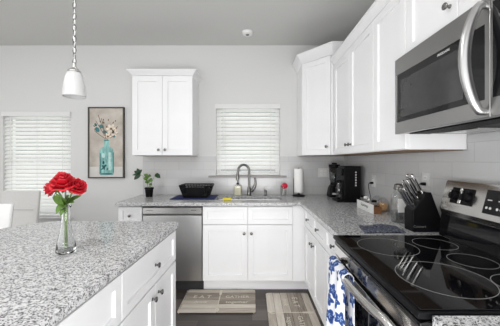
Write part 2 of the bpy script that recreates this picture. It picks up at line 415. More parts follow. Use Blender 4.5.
def window(n, op, sill, name_m):
    x0, x1, z0, z1 = op
    r = struct(thing('window_%d' % n, None, None, ((x0 + x1) / 2, YB, z0)))
    w, h = x1 - x0, z1 - z0; a = -w / 2; f = 0.045; y0, y1 = 0.085, 0.13
    fr = slab([a, a + f, -a - f, -a], [0, f, h / 2 - 0.02, h / 2 + 0.02, h - f, h], lambda i, j: i in (0, 2) or j in (0, 2, 4), y0, y1, 'y')
    fr.build('window_frame', M['trim'], r)
    MB().box(a + f, 0.105, f, -a - f, 0.109, h - f).build('pane', M['pane'], r, smooth=False)
    if sill:
        MB().box(-0.487, -0.035, -0.022, 0.477, 0.0, 0.0).build('window_sill', M['sill'], r, loc=(0, 0, -0.001), bevel=0.003)
    else:
        MB().box(a - 0.03, -0.03, -0.02, -a + 0.03, -0.001, 0.0).build('window_sill', M['trim'], r, bevel=0.003)
window(1, KW, True, None); window(2, DW, False, None)

def blind(op, label, pitch, wand_side, tilt):
    x0, x1, z0, z1 = op; w = x1 - x0 - 0.01; h = z1 - z0
    r = thing('window_blind', label, 'blind', ((x0 + x1) / 2, YB + 0.03, z0), 0)
    hw = w / 2
    MB().box(-hw - 0.015, -0.050, h - 0.052, hw + 0.008, -0.032, h + 0.006).build('valance', M['slat'], r, bevel=0.004)
    MB().box(-hw, -0.025, h - 0.045, hw, 0.025, h - 0.004).build('headrail', M['slat'], r, bevel=0.002)
    s = MB(); n = int((h - 0.13) / pitch) + 1; zt = h - 0.072; last = zt
    for k in range(n):
        z = zt - k * pitch; last = z; pts = []
        for u in (-1, -0.5, 0, 0.5, 1):
            yy, zz = u * 0.025, 0.004 * (1 - u * u)
            pts.append((yy * cos(tilt) - zz * sin(tilt), z + yy * sin(tilt) + zz * cos(tilt)))
        up = [(p[0] - 0.0013 * sin(tilt), p[1] + 0.0026 * cos(tilt)) for p in reversed(pts)]
        s.prism(pts + up, -hw, hw, 'x')
    s.build('slats', M['vinyl'], r)
    MB().box(-hw, -0.025, 0.004, hw, 0.025, 0.024).build('bottom_rail', M['slat'], r, bevel=0.003)
    for q in (-0.36, 0.36) if w < 0.8 else (-0.38, 0.0, 0.38):
        for yy in (-0.027, 0.027): MB().box(q * w - 0.0012, yy - 0.0008, 0.02, q * w + 0.0012, yy + 0.0008, h - 0.05).build('ladder_cord', M['cord'], r, smooth=False)
    MB().tube([(wand_side * w * 0.39, -0.034, h - 0.07), (wand_side * w * 0.392, -0.035, h - 0.62)], 0.004, 8).build('tilt_wand', M['white_pl'], r)
    return r
blind(KW, 'closed white slatted blind in the window above the sink', 0.0475, -1, R(55))
blind(DW, 'tall white slatted blind behind the dining chairs', 0.0475, -1, R(50))

# ------------------------------------------------------------------ cabinets
def shaker(w, h, t=0.02, rail=0.058, rec=0.011):
    m = MB(); q = lambda i, y: [(i, y, i), (w - i, y, i), (w - i, y, h - i), (i, y, h - i)]
    rings = [q(0, 0), q(0, -t + 0.002), q(0.002, -t), q(rail, -t), q(rail + 0.003, -t + rec)]
    return m.loops(rings)
def knob_mb():
    return MB().lathe([(0.0085, 0), (0.0085, -0.003), (0.0055, -0.006), (0.0055, -0.013), (0.011, -0.017), (0.0145, -0.021), (0.0145, -0.025), (0.011, -0.028), (0.004, -0.029)], n=16, axis='y')
KN = None
def knob(parent, x, z, y=-0.02):
    global KN
    if KN is None:
        KN = knob_mb().build('knob', M['nickel'], parent, (x, y, z)); KN['label'] = 'brushed nickel knob'; return KN
    k = KN.copy(); COL.objects.link(k); k.parent = parent; k.location = (x, y, z); return k
def fronts(root, items):
    for kind, x0, x1, za, zb, kn in items:
        w, h = x1 - x0, zb - za
        o = shaker(w, h, rail=0.058 if kind == 'door' else 0.045).build({'door': 'door', 'drawer': 'drawer_front', 'panel': 'false_drawer_front'}[kind], M['cab'], root, (x0, -0.0005, za), angle=20)
        if kn == 'c': knob(o, w / 2, h / 2)
        elif kn: knob(o, kn[0] if kn[0] >= 0 else w + kn[0], kn[1] - za)
def base_cab(name, label, loc, rot, W, D, items, group, filler=0.0, toe0=0.0, sink=False):
    r = thing(name, label, 'cabinet', loc, rot, group)
    if sink:                                          # open-topped body with room for the basin
        b = slab([0, 0.018, W - 0.018, W], [0, 0.02, D - 0.03, D], lambda i, j: not (i == 1 and j == 1), 0.114, 0.8775, 'z')
        b.build('body', M['cab'], r); MB().box(0.0185, 0.0205, 0.114, W - 0.0185, D - 0.031, 0.132).build('bottom_panel', M['cab'], r)
    else: MB().box(0, 0, 0.114, W, D, 0.8775).build('body', M['cab'], r, bevel=0.001)
    MB().box(toe0, 0.05, 0.0, W + (filler + 0.05 if filler else 0), 0.065, 0.1135).build('toe_kick', M['cab'], r)
    MB().box(0.0, 0.066, 0.0, W, D, 0.1135).build('plinth', M['cab'], r)
    fronts(r, items)
    if filler: MB().box(W + 0.001, -0.019, 0.1145, W + filler + 0.018, 0.0, 0.8775).build('filler_strip', M['cab'], r)
    return r
g = 0.0015
ZD0, ZD1, ZR0, ZR1 = 0.118, 0.682, 0.690, 0.868
YC = 2.70
base_cab('base_cabinet', 'white sink base cabinet with two doors under the kitchen window', (-0.500, YC, 0), 0, 0.913, 0.58,
         [('door', g, 0.4555, ZD0, ZD1, (-0.035, 0.60)), ('door', 0.4585, 0.912, ZD0, ZD1, (0.035, 0.60)),
          ('panel', g, 0.4555, ZR0, ZR1, None), ('panel', 0.4585, 0.912, ZR0, ZR1, None)], 'base cabinets along the walls', filler=0.117, sink=True)
base_cab('base_cabinet', 'narrow white cabinet left of the dishwasher with one small drawer', (-1.354, YC, 0), 0, 0.242, 0.58,
         [('door', g, 0.2405, ZD0, ZD1, (0.035, 0.60)), ('drawer', g, 0.2405, ZR0, ZR1, 'c')], 'base cabinets along the walls')
XF = 0.55
base_cab('base_cabinet', 'white base cabinet in the right corner with two drawers over two doors', (XF, 2.675, 0), R(-90), 0.745, 0.59,
         [('door', 0.015, 0.3705, ZD0, ZD1, (-0.035, 0.60)), ('door', 0.3735, 0.743, ZD0, ZD1, (0.035, 0.60)),
          ('drawer', 0.015, 0.3705, ZR0, ZR1, 'c'), ('drawer', 0.3735, 0.743, ZR0, ZR1, 'c')], 'base cabinets along the walls', toe0=-0.07)
base_cab('base_cabinet', 'white single-door base cabinet squeezed beside the far side of the stove', (XF, 1.928, 0), R(-90), 0.440, 0.59,
         [('door', g, 0.438, ZD0, ZD1, (-0.035, 0.60)), ('drawer', g, 0.438, ZR0, ZR1, 'c')], 'base cabinets along the walls')
base_cab('base_cabinet', 'white base cabinet under the near counter end beside the stove', (XF, 0.712, 0), R(-90), 0.60, 0.59,
         [('door', g, 0.598, ZD0, ZD1, (0.035, 0.60)), ('drawer', g, 0.598, ZR0, ZR1, 'c')], 'base cabinets along the walls')
# island, standing at a slight angle to the room
IA, IPX, IPY = R(-2.1), -0.500, 1.81
def isl(x, y, z=0):
    dx_, dy_ = x - IPX, y - IPY
    return (IPX + dx_ * cos(IA) - dy_ * sin(IA), IPY + dx_ * sin(IA) + dy_ * cos(IA), z)
def island_cab(y0, label):
    W = 0.693
    return base_cab('island_cabinet', label, isl(-0.535, y0), R(90) + IA, W, 0.60,
        [('door', g, W / 2 - g, 0.118, 0.655, (-0.04, 0.596)), ('door', W / 2 + g, W - g, 0.118, 0.655, (0.04, 0.596)), ('drawer', g, W - g, 0.663, 0.862, 'c')], 'island cabinets')
island_cab(1.100, 'island cabinet at the far end, near the dishwasher, with a wide drawer')
island_cab(0.405, 'island cabinet second from the far end, cut off by the picture edge')
island_cab(-0.290, 'nearest island cabinet, next to the camera')

def wall_body(m, pts, z0, z1): return m.prism(pts, z0, z1, 'z')
def crown(root, pts, z0, hgt=0.058, out=0.046, name='crown_moulding'):
    P = [Vector((p[0], p[1])) for p in pts]; n = len(P); nr = []
    for i in range(n - 1):
        d = (P[i + 1] - P[i]).normalized(); nr.append(Vector((-d.y, d.x)) * -1)
    off = []
    for i in range(n):
        if i == 0: off.append(nr[0])
        elif i == n - 1: off.append(nr[-1])
        else:
            b = (nr[i - 1] + nr[i]).normalized(); off.append(b / b.dot(nr[i]))
    prof = [(-0.012, 0), (0.004, 0), (0.008, 0.010), (0.016, 0.016), (out - 0.012, hgt - 0.022), (out - 0.006, hgt - 0.014), (out, hgt - 0.012), (out, hgt), (-0.012, hgt)]
    rings = [[(P[i].x + off[i].x * o, P[i].y + off[i].y * o, z0 + z) for o, z in prof] for i in range(n)]
    return MB().loops(rings).build(name, M['cab'], root, angle=25)
UB, UT = 1.392, 2.31
def wall_cab(label, loc, rot, W, D, z0, z1, items):
    r = thing('wall_cabinet', label, 'cabinet', loc, rot, 'wall cabinets')
    MB().box(0, 0, z0, W, D, z1).build('body', M['cab'], r, bevel=0.001)
    MB().box(0.015, 0.012, z0 - 0.004, W - 0.015, D - 0.01, z0 - 0.0003).build('underside', M['maple'], r)['label'] = 'bare wood underside'
    fronts(r, items); return r
# left of the window
W = 0.675
r = wall_cab('white two-door wall cabinet with crown moulding hanging left of the window', (-1.340, 2.98, 0), 0, W, 0.309, UB, UT,
    [('door', g, W / 2 - g, UB + 0.002, UT - 0.03, (-0.035, 1.455)), ('door', W / 2 + g, W - g, UB + 0.002, UT - 0.03, (0.035, 1.455))])
crown(r, [(0, 0.309), (0, -0.012), (W, -0.012), (W, 0.309)], UT - 0.022)
# diagonal corner
CT = 2.435
r = thing('wall_cabinet', 'tall white corner wall cabinet with a single angled door', 'cabinet', (0.560, 2.975, 0), 0, 'wall cabinets')
dx = 0.260
pts = [(0, 0.31), (0, 0), (dx, -0.285), (0.583, -0.285), (0.583, 0.31)]
MB().prism(pts, UB, CT, 'z').build('body', M['cab'], r)
pin = [(0.015, 0.30), (0.015, 0.005), (dx + 0.005, -0.27), (0.568, -0.27), (0.568, 0.30)]
MB().prism(pin, UB - 0.004, UB - 0.0003, 'z').build('underside', M['maple'], r)['label'] = 'bare wood underside'
L = math.hypot(dx, 0.285)
d = shaker(L - 0.036, CT - 0.03 - UB - 0.002).build('door', M['cab'], r, (0.0125, -0.0132, UB + 0.002), (0, 0, -math.atan2(0.285, dx)), angle=20)
knob(d, L - 0.036 - 0.035, 0.085)
crown(r, [(0, 0.31), (0, -0.008), (dx - 0.004, -0.297), (0.583, -0.297)], CT - 0.022, 0.10, 0.062)
# right run
W = 0.880
XU = 0.838
r = wall_cab('white two-door wall cabinet on the right wall above the coffee maker', (XU, 2.668, 0), R(-90), W, 0.308, UB, UT,
    [('door', 0.02, W / 2 - g, UB + 0.002, UT - 0.03, (-0.035, 1.468)), ('door', W / 2 + g, W - g, UB + 0.002, UT - 0.03, (0.035, 1.468))])
crown(r, [(0.02, -0.012), (W, -0.012)], UT - 0.022)
W = 0.374
r = wall_cab('narrow white single-door wall cabinet just beyond the microwave', (XU, 1.787, 0), R(-90), W, 0.308, UB, UT,
    [('door', g, W - g, UB + 0.002, UT - 0.03, (-0.035, 1.505))])
crown(r, [(0, -0.012), (W, -0.012)], UT - 0.022)
W = 0.74
r = wall_cab('short white two-door wall cabinet directly above the microwave', (XU, 1.412, 0), R(-90), W, 0.308, 1.876, UT,
    [('door', 0.002, 0.360 - g, 1.878, UT - 0.03, (-0.04, 1.968)), ('door', 0.360 + g, W - g, 1.878, UT - 0.03, (0.04, 1.968))])
crown(r, [(0, -0.012), (W, -0.012)], UT - 0.022)

# ------------------------------------------------------------------ countertops
CZ0, CZ1 = 0.8785, 0.914
SX0, SX1, SY0, SY1 = -0.40, 0.33, 2.835, 3.125
tag(slab([-1.372, SX0, SX1, 0.485, XR - 0.009], [1.484, 2.645, SY0, SY1, YB - 0.009],
    lambda i, j: (j >= 1 and not (i == 1 and j == 2)) or i == 3, CZ0, CZ1, 'z').build('countertop', M['granite'], bevel=0.004),
    'L-shaped grey speckled granite countertop running along the back and right walls', 'countertop', 'granite countertops')
tag(MB().box(0.485, 0.10, CZ0, XR - 0.009, 0.716, CZ1).build('countertop', M['granite'], bevel=0.004),
    'short granite countertop piece on the near side of the stove', 'countertop', 'granite countertops')
out = [(-0.500, -0.40), (-0.500, 1.805), (-0.512, 1.818)]
out += [(-1.25 + 0.30 * cos(R(a)), 1.518 + 0.30 * sin(R(a))) for a in range(90, 181, 9)]
out += [(-1.55, -0.40)]
out = [isl(*p)[:2] for p in out]
tag(MB().prism(out, CZ0, CZ1, 'z').build('island_countertop', M['granite'], bevel=0.004),
    'large speckled granite island countertop holding the vase of roses', 'countertop', 'granite countertops')

# ------------------------------------------------------------------ sink, faucet
r = thing('kitchen_sink', 'stainless steel sink set into the counter under the window', 'sink', ((SX0 + SX1) / 2, (SY0 + SY1) / 2, 0.70))
hx, hy = (SX1 - SX0) / 2, (SY1 - SY0) / 2
def rr(hx, hy, rad, z, n=5):
    p = []
    for cx, cy, a0 in ((hx - rad, hy - rad, 0), (-hx + rad, hy - rad, 90), (-hx + rad, -hy + rad, 180), (hx - rad, -hy + rad, 270)):
        for k in range(n + 1):
            a = R(a0 + 90 * k / n); p.append((cx + rad * cos(a), cy + rad * sin(a), z))
    return p
MB().loops([rr(hx + 0.02, hy + 0.02, 0.03, 0.178), rr(hx + 0.004, hy + 0.004, 0.03, 0.178), rr(hx - 0.0, hy - 0.0, 0.04, 0.16), rr(hx - 0.005, hy - 0.005, 0.05, 0.01), rr(hx - 0.04, hy - 0.04, 0.05, 0.0)], cap0=False).build('basin', M['steel'], r, solid=0.0015)
MB().lathe([(0.0, 0.003), (0.03, 0.003), (0.042, 0.002), (0.045, 0.0)], n=20).build('drain', M['chrome'], r, (0, 0, 0.001))
fy = 3.20
r = thing('faucet', 'dark steel gooseneck pull-down faucet behind the sink', 'faucet', (-0.035, fy, CZ1))
MB().lathe([(0.030, 0), (0.030, 0.006), (0.024, 0.012), (0.021, 0.03), (0.021, 0.085), (0.017, 0.10), (0.012, 0.11)], n=20).build('base', M['faucet'], r)
path = [(0, 0, 0.10), (0, 0, 0.20), (0, 0, 0.27)]
path += [(-0.066 + 0.066 * cos(R(a)), -0.035 * (1 - cos(R(a))) / 2, 0.30 + 0.07 * sin(R(a))) for a in range(0, 181, 15)]
path += [(-0.135, -0.037, 0.262)]
MB().tube(path, 0.0145, 12).build('spout', M['faucet'], r)
MB().tube([(-0.135, -0.037, 0.275), (-0.137, -0.037, 0.25), (-0.139, -0.037, 0.215), (-0.140, -0.037, 0.19), (-0.140, -0.037, 0.185)], [0.015, 0.018, 0.019, 0.017, 0.012], 14).build('spray_head', M['faucet'], r)
MB().tube([(0.018, 0, 0.05), (0.035, 0, 0.055), (0.062, -0.004, 0.09), (0.078, -0.008, 0.14), (0.076, -0.01, 0.185), (0.066, -0.01, 0.215)], [0.016, 0.020, 0.019, 0.015, 0.012, 0.009], 12).build('lever_handle', M['faucet'], r)
r = thing('soap_dispenser', 'small steel soap dispenser set in the counter right of the faucet', 'soap dispenser', (0.165, 3.20, CZ1))
MB().lathe([(0.022, 0), (0.022, 0.005), (0.013, 0.010), (0.011, 0.04), (0.016, 0.045), (0.016, 0.056), (0.010, 0.062)], n=16).build('base', M['faucet'], r)
MB().tube([(0, 0, 0.052), (-0.01, -0.02, 0.068), (-0.015, -0.045, 0.07), (-0.016, -0.058, 0.060)], [0.008, 0.008, 0.007, 0.005], 10).build('nozzle', M['faucet'], r)

# ------------------------------------------------------------------ dishwasher
r = thing('dishwasher', 'stainless steel dishwasher between the sink cabinet and the narrow cabinet', 'dishwasher', (-1.1085, YC, 0))
w = 0.605
MB().box(0.002, 0.0, 0.10, w - 0.002, 0.57, 0.868).build('tub_body', M['toe'], r)
MB().box(0.004, 0.045, 0.0, w - 0.004, 0.06, 0.0995).build('toe_panel', M['toe'], r)
dp = MB().prism([(-0.0005, 0.118), (-0.024, 0.118), (-0.026, 0.125), (-0.026, 0.775), (-0.012, 0.785), (-0.0005, 0.785)], 0.006, w - 0.006, 'x').build('door_panel', M['steel_d'], r, bevel=0.002)
MB().prism([(-0.0005, 0.789), (-0.014, 0.789), (-0.028, 0.796), (-0.030, 0.855), (-0.024, 0.864), (-0.0005, 0.864)], 0.006, w - 0.006, 'x').build('control_strip', M['steel'], r, bevel=0.002)
text('lettering', 'FRIGIDAIRE', 0.014, M['greyp'], r, (0.075, -0.0305, 0.832), (R(90), 0, 0))
MB().box(w - 0.11, -0.0315, 0.828, w - 0.06, -0.0298, 0.838).build('indicator_lights', M['greyp'], r)

# ------------------------------------------------------------------ range (stove)
RY0, RY1 = 0.722, 1.480
r = thing('kitchen_stove', 'stainless steel stove with a black glass cooktop', 'stove', (0.50, RY1 - 0.0, 0), R(-90))
# local: x 0..0.758 toward the camera, y depth to the wall, front at y=0
RW = RY1 - RY0; RD = 0.62
MB().box(0.002, 0.0, 0.06, RW - 0.002, RD, 0.895).build('body', M['black'], r)
for (lx, ly) in ((0.05, 0.05), (RW - 0.05, 0.05), (0.05, RD - 0.05), (RW - 0.05, RD - 0.05)):
    MB().lathe([(0.02, 0), (0.02, 0.06)], (lx, ly, 0), 12).build('foot', M['black'], r)
MB().box(0.003, -0.03, 0.065, RW - 0.003, -0.0005, 0.205).build('storage_drawer', M['steel_h'], r, bevel=0.003)
od = slab([0.003, 0.07, RW - 0.07, RW - 0.003], [0.212, 0.30, 0.74, 0.790], lambda i, j: not (i == 1 and j == 1), -0.038, -0.0005, 'y').build('oven_door', M['steel_h'], r, bevel=0.003)
MB().box(0.0702, -0.037, 0.3002, RW - 0.0702, -0.004, 0.7398).build('door_window', M['blackgl'], od)['label'] = 'black glass oven window'
hp = [(0.03, -0.036, 0.752)] + [(0.045 + (RW - 0.09) * t, -0.040 - 0.062 * (1 - (2 * t - 1) ** 4) ** 0.9 * (0.75 + 0.25 * sin(pi * t)), 0.822 - 0.055 * (1 - min(1, 12 * t * (1 - t))) ) for t in [i / 16 for i in range(17)]] + [(RW - 0.03, -0.036, 0.752)]
MB().tube(hp, 0.0175, 14, flat=0.8).build('handle', M['steel_h'], od)
fs = MB().prism([(-0.0005, 0.797), (-0.026, 0.797), (-0.036, 0.815), (-0.040, 0.885), (-0.0005, 0.894)], 0.003, RW - 0.003, 'x').build('front_strip', M['blackgl'], r, bevel=0.002)
MB().box(0.02, -0.0425, 0.826, RW - 0.02, -0.0375, 0.872).build('steel_band', M['chrome'], fs)
ct = MB().prism([(-0.046, 0.897), (-0.048, 0.905), (-0.044, 0.916), (0.545, 0.916), (0.545, 0.897)], -0.001, RW - 0.001, 'x').build('cooktop', M['black'], r, bevel=0.002)
MB().box(0.012, -0.034, 0.9162, RW - 0.012, 0.540, 0.9195).build('glass_surface', M['glasstop'], ct, bevel=0.001)
def ring_mb(cx, cy, rad, wd=0.0016):
    m = MB(); n = 64
    m.loops([[(cx + q * cos(2 * pi * j / n), cy + q * sin(2 * pi * j / n), z) for j in range(n)] for q, z in ((rad - wd, 0), (rad - wd, 0.0004), (rad, 0.0004), (rad, 0))], cap0=False, cap1=False); return m
for (wx, wy, rad) in ((0.650, 1.275, 0.134), (0.672, 0.935, 0.148), (0.905, 1.315, 0.095), (0.905, 1.09, 0.085), (0.905, 0.865, 0.095)):
    ring_mb(RY1 - wy, wx - 0.50, rad).build('burner_ring', M['ring'], ct, (0, 0, 0.9197))
# back guard
bgd = MB().prism([(0.548, 0.9165), (0.548, 0.93), (0.560, 1.035), (0.552, 1.052), (0.545, 1.068), (0.585, 1.215), (0.592, 1.224), (0.625, 1.224), (0.628, 1.215), (0.628, 0.9165)], 0.0, RW, 'x').build('back_guard', M['steel_h'], r, bevel=0.003)
bgd['label'] = 'brushed steel control panel'
MB().prism([(0.541, 0.9205), (0.546, 0.9205), (0.5585, 1.04), (0.5535, 1.04)], 0.004, RW - 0.004, 'x').build('lower_guard', M['blackgl'], r)['label'] = 'glossy black lower guard'
sl = math.atan2(0.04, 0.147)                       # slope of the control panel
def on_panel(x, t):                                # t from bottom 0 to top 1
    return Vector((x, 0.545 + 0.040 * t, 1.068 + 0.147 * t))
tilt = (-sl, 0, 0)
def panel_part(mb, name, m, x, t, parent, dy=-0.0006, label=None, **kw):
    p = on_panel(x, t); o = mb.build(name, m, parent, (p.x, p.y + dy, p.z), tilt, **kw)
    if label: o['label'] = label
    return o
for side in (0.135, RW - 0.135):
    bz = panel_part(MB().box(-0.070, -0.003, -0.042, 0.070, 0.0, 0.042), 'knob_bezel', M['black'], side, 0.56, bgd, bevel=0.004)
    MB().box(-0.009, -0.012, -0.040, 0.009, -0.003, 0.040).build('centre_bar', M['steel_h'], bz, bevel=0.002)
    for q in (-0.036, 0.036):
        kb = MB().lathe([(0.027, -0.003), (0.0265, -0.010), (0.024, -0.026), (0.020, -0.028)], (0, 0, 0), 22, 'y')
        kb.box(-0.006, -0.036, -0.024, 0.006, -0.026, 0.024)
        kb.build('control_knob', M['black'], bz, (q, 0, 0))
        MB().box(q - 0.002, -0.0372, 0.010, q + 0.002, -0.0362, 0.022).build('knob_mark', M['silver'], bz)
ds = panel_part(MB().box(-0.105, -0.003, -0.055, 0.105, 0.0, 0.055), 'display', M['blackgl'], RW / 2 - 0.005, 0.53, bgd, bevel=0.001)
for i in range(4):
    MB().box(-0.090 + 0.052 * i, -0.0034, 0.006, -0.068 + 0.052 * i, -0.0031, 0.010).build('button_print', M['silver'], ds)
    for q in (-0.009, 0.009): MB().lathe([(0.006, -0.0034), (0.006, -0.0031)], (-0.078 + 0.052 * i + q, 0, -0.028), 12, 'y').build('button_print', M['silver'], ds)

# ------------------------------------------------------------------ microwave
MY0, MY1 = 0.672, 1.420; MX = 0.765
r = thing('microwave', 'stainless steel over-the-range microwave with a curved handle', 'microwave', (MX, MY1, 0), R(-90))
MW = MY1 - MY0; b0, b1 = 1.470, 1.866
MB().box(0.002, 0.03, b0 + 0.006, MW - 0.002, 0.375, b1).build('body', M['black'], r)
dw = 0.568
md = slab([0.001, 0.018, dw - 0.02, dw], [b0 + 0.002, b0 + 0.062, b1 - 0.085, b1], lambda i, j: not (i == 1 and j == 1), 0.0, 0.0295, 'y').build('door', M['steel_mw'], r, bevel=0.002)
MB().box(0.0185, 0.002, b0 + 0.0625, dw - 0.0205, 0.029, b1 - 0.0855).build('door_glass', M['blackgl'], md)
MB().box(0.055, 0.0008, b0 + 0.085, dw - 0.11, 0.0018, b1 - 0.12).build('window_mesh', M['mwglass'], md)
MB().box(0.010, -0.003, b0 + 0.066, 0.016, 0.0, b1 - 0.09).build('chrome_edge', M['chrome'], md)
text('lettering', 'FRIGIDAIRE', 0.0135, M['silver'], md, (0.358, 0.0014, b1 - 0.102), (R(90), 0, 0), 0.0003)
hz = [(0.548, 0.0, b0 + 0.022), (0.548, -0.018, b0 + 0.024)] + [(0.548, -0.022 - 0.044 * sin(pi * t) ** 0.8, b0 + 0.03 + 0.335 * t) for t in [i / 14 for i in range(15)]] + [(0.548, -0.018, b0 + 0.371), (0.548, 0.0, b0 + 0.373)]
MB().tube(hz, [0.012, 0.014] + [0.0145 + 0.004 * sin(pi * t) for t in [i / 14 for i in range(15)]] + [0.014, 0.012], 14, flat=0.8).build('handle', M['handle'], md)
MB().box(dw + 0.002, 0.0, b0 + 0.002, MW - 0.001, 0.0295, b1).build('control_panel', M['steel_mw'], r, bevel=0.002)
cpn = MB().box(dw + 0.012, -0.002, b0 + 0.062, MW - 0.012, -0.0003, b1 - 0.03).build('keypad', M['blackgl'], r)
vt = MB()
for k in range(9): vt.box(0.05, 0.05 + k * 0.012, b0 - 0.001, MW - 0.05, 0.056 + k * 0.012, b0 + 0.0055)
vt.build('vent_grille', M['black'], r, smooth=False)
for q in (0.09, 0.45):
    MB().box(q, 0.20, b0 - 0.001, q + 0.20, 0.33, b0 + 0.0055).build('grease_filter', M['steel'], r, bevel=0.002)

# ------------------------------------------------------------------ dish towel on the oven handle
def towel_fn(u, v):
    y = 1.335 - 0.215 * u; L0 = 0.56; L1 = 0.26; arc = 0.068; tot = L0 + arc + L1; s = v * tot
    cx, rr_, zt = 0.4080, 0.0225, 0.830
    if s < L0: x, z = cx - rr_, zt - (L0 - s)
    elif s < L0 + arc:
        a = pi * (s - L0) / arc; x, z = cx - rr_ * cos(a), zt + rr_ * sin(a)
    else: x, z = cx + rr_, zt - (s - L0 - arc)
    fall = min(1, max(0, (zt - z) / 0.3))
    wob = (0.004 + 0.016 * fall) * sin(u * 2 * pi * 2.2 + 0.5) - 0.010 * fall
    if s < L0: x += wob; y += 0.012 * fall * sin(u * 9)
    else: x += 0.004 * fall * sin(u * 14)
    return (x, y, z)
tag(MB().grid(towel_fn, 44, 60).build('dish_towel', M['towel'], solid=0.003, uvscale=(0.27, 0.95), angle=180), 'white dish towel with blue flowers hanging on the oven handle', 'towel')

# ------------------------------------------------------------------ mats on the floor
def mat(label, loc, rot, lines):
    r = thing('floor_mat', label, 'mat', loc, rot, 'printed kitchen mats')
    p = rr(0.345, 0.21, 0.03, 0)
    MB().prism([(q[0], q[1]) for q in p], 0.0005, 0.010, 'z').build('pad', M['rug'], r, bevel=0.003)
    u = MB(); z0, z1 = 0.0101, 0.0107                 # long pale spoon printed across the middle
    u.box(-0.004, -0.17, z0, 0.004, 0.11, z1)
    u.prism([(0.0 + 0.020 * cos(a), -0.165 + 0.032 * sin(a)) for a in [2 * pi * k / 16 for k in range(16)]], z0, z1)
    u.prism([(-0.011, 0.10), (0.011, 0.10), (0.014, 0.19), (-0.014, 0.19)], z0, z1)
    u.build('printed_spoon', M['cream'], r, smooth=False)
    for (s, x, y, k) in lines: text('lettering', s, k, M['cream'], r, (x, y, 0.0102), (0, 0, 0), 0.0003)
    return r
LN = [('E A T', -0.17, 0.06, 0.075), ('drink', -0.17, -0.035, 0.06), ('GATHER', 0.17, 0.06, 0.06), ('together', 0.17, -0.035, 0.06)]
mat('wood-look printed mat lying in front of the sink cabinet and dishwasher', (-0.312, 2.515, 0), 0, LN)
mat('wood-look printed mat lying lengthwise along the right base cabinets', (0.345, 2.31, 0), R(-90), LN)

# ------------------------------------------------------------------ dining side: chairs, picture, pendant, ceiling detector
def chair(label, loc, rot, m):
    r = thing('dining_chair', label, 'chair', loc, rot, 'dining chairs')
    # front faces local -y
    MB().box(-0.215, -0.21, 0.40, 0.215, 0.20, 0.49).build('seat', m, r, bevel=0.025, seg=3)
    b = MB(); sec = []
    for k in range(9):
        t = k / 8; z = 0.44 + 0.565 * t; y = 0.205 + 0.07 * t; w = 0.213 - 0.006 * t; th = 0.020 - 0.005 * t
        sec.append([(-w, y - th, z), (w, y - th, z), (w, y + th, z), (-w, y + th, z)])
    b.loops(sec).build('backrest', m, r, bevel=0.015, seg=3)
    MB().box(-0.17, 0.222, 0.80, 0.17, 0.226, 0.805).build('seam', M['chairleg'], r)
    for (x, y) in ((-0.185, -0.18), (0.185, -0.18), (-0.185, 0.18), (0.185, 0.18)):
        MB().tube([(x, y, 0.405), (x * 1.04, y * 1.08, 0.0)], [0.020, 0.013], 10).build('leg', M['chairleg'], r)
    return r
chair('pale grey upholstered dining chair in front of the tall window blind', (-2.53, 2.64, 0), 0, M['chair'])
chair('white dining chair at the left picture edge, behind the island corner', (-2.02, 1.74, 0), 0, M['chairw'])

r = thing('framed_picture', 'framed painting of a teal bottle with flowers on the back wall', 'picture', (-1.797, YB, 1.5565))
hw, hh, t = 0.222, 0.4375, 0.014
slab([-hw, -hw + t, hw - t, hw], [-hh, -hh + t, hh - t, hh], lambda i, j: not (i == 1 and j == 1), -0.035, -0.001, 'y').build('frame', M['frame'], r, bevel=0.002)
cv = MB().box(-hw + t, -0.022, -hh + t, hw - t, -0.004, hh - t).build('canvas', M['canvas'], r, smooth=False)
def blob(m, cx, cz, rx, rz, y, n=14, rot=0):
    p = []
    for k in range(n):
        a = 2 * pi * k / n; u, v = rx * cos(a), rz * sin(a)
        p.append((cx + u * cos(rot) - v * sin(rot), cz + u * sin(rot) + v * cos(rot)))
    m.prism(p, y, y + 0.0006, 'y')
MB().box(-hw + t, -0.0226, -hh + t, hw - t, -0.0221, -hh + 0.14).build('painted_ledge', M['ptable'], cv, smooth=False)
bo = [(-0.075, -0.40), (0.075, -0.40), (0.09, -0.385), (0.09, -0.12), (0.075, -0.075), (0.032, -0.045), (0.028, 0.015), (0.035, 0.02), (0.035, 0.04), (-0.035, 0.04), (-0.035, 0.02), (-0.028, 0.015), (-0.032, -0.045), (-0.075, -0.075), (-0.09, -0.12), (-0.09, -0.385)]
m = MB(); m.prism([(x + 0.005, z) for x, z in bo], -0.0232, -0.0228, 'y')
m.cur = 1; m.box(-0.08, -0.0238, -0.38, -0.068, -0.0234, -0.13); m.box(0.080, -0.0238, -0.37, 0.092, -0.0234, -0.12); blob(m, 0.005, 0.03, 0.03, 0.008, -0.0238); blob(m, 0.005, -0.385, 0.075, 0.012, -0.0238)
for k in range(9): blob(m, random.uniform(-0.05, 0.02), random.uniform(-0.33, -0.20), random.uniform(0.006, 0.014), random.uniform(0.012, 0.03), -0.0238, rot=random.uniform(-1, 1))
m.cur = 2; m.box(0.028, -0.0244, -0.34, 0.055, -0.0240, -0.12); blob(m, -0.035, -0.16, 0.02, 0.03, -0.0244)
m.build('painted_bottle', [M['pteal'], M['pteald'], M['pglint']], cv, smooth=False)
m = MB()
for (x, z) in ((-0.10, 0.34), (-0.13, 0.27), (-0.06, 0.30), (0.14, 0.20), (0.15, 0.12), (-0.15, 0.15)):
    m.tube([(0.005, -0.0234, 0.04), (x * 0.5, -0.0236, z * 0.6), (x, -0.0236, z)], 0.003, 4)
for k in range(12):
    a = random.uniform(0.3, 2.8); q = random.uniform(0.10, 0.22); blob(m, q * cos(a), 0.10 + q * sin(a) * 0.9, 0.014, 0.006, -0.0240, rot=a)
m.cur = 1
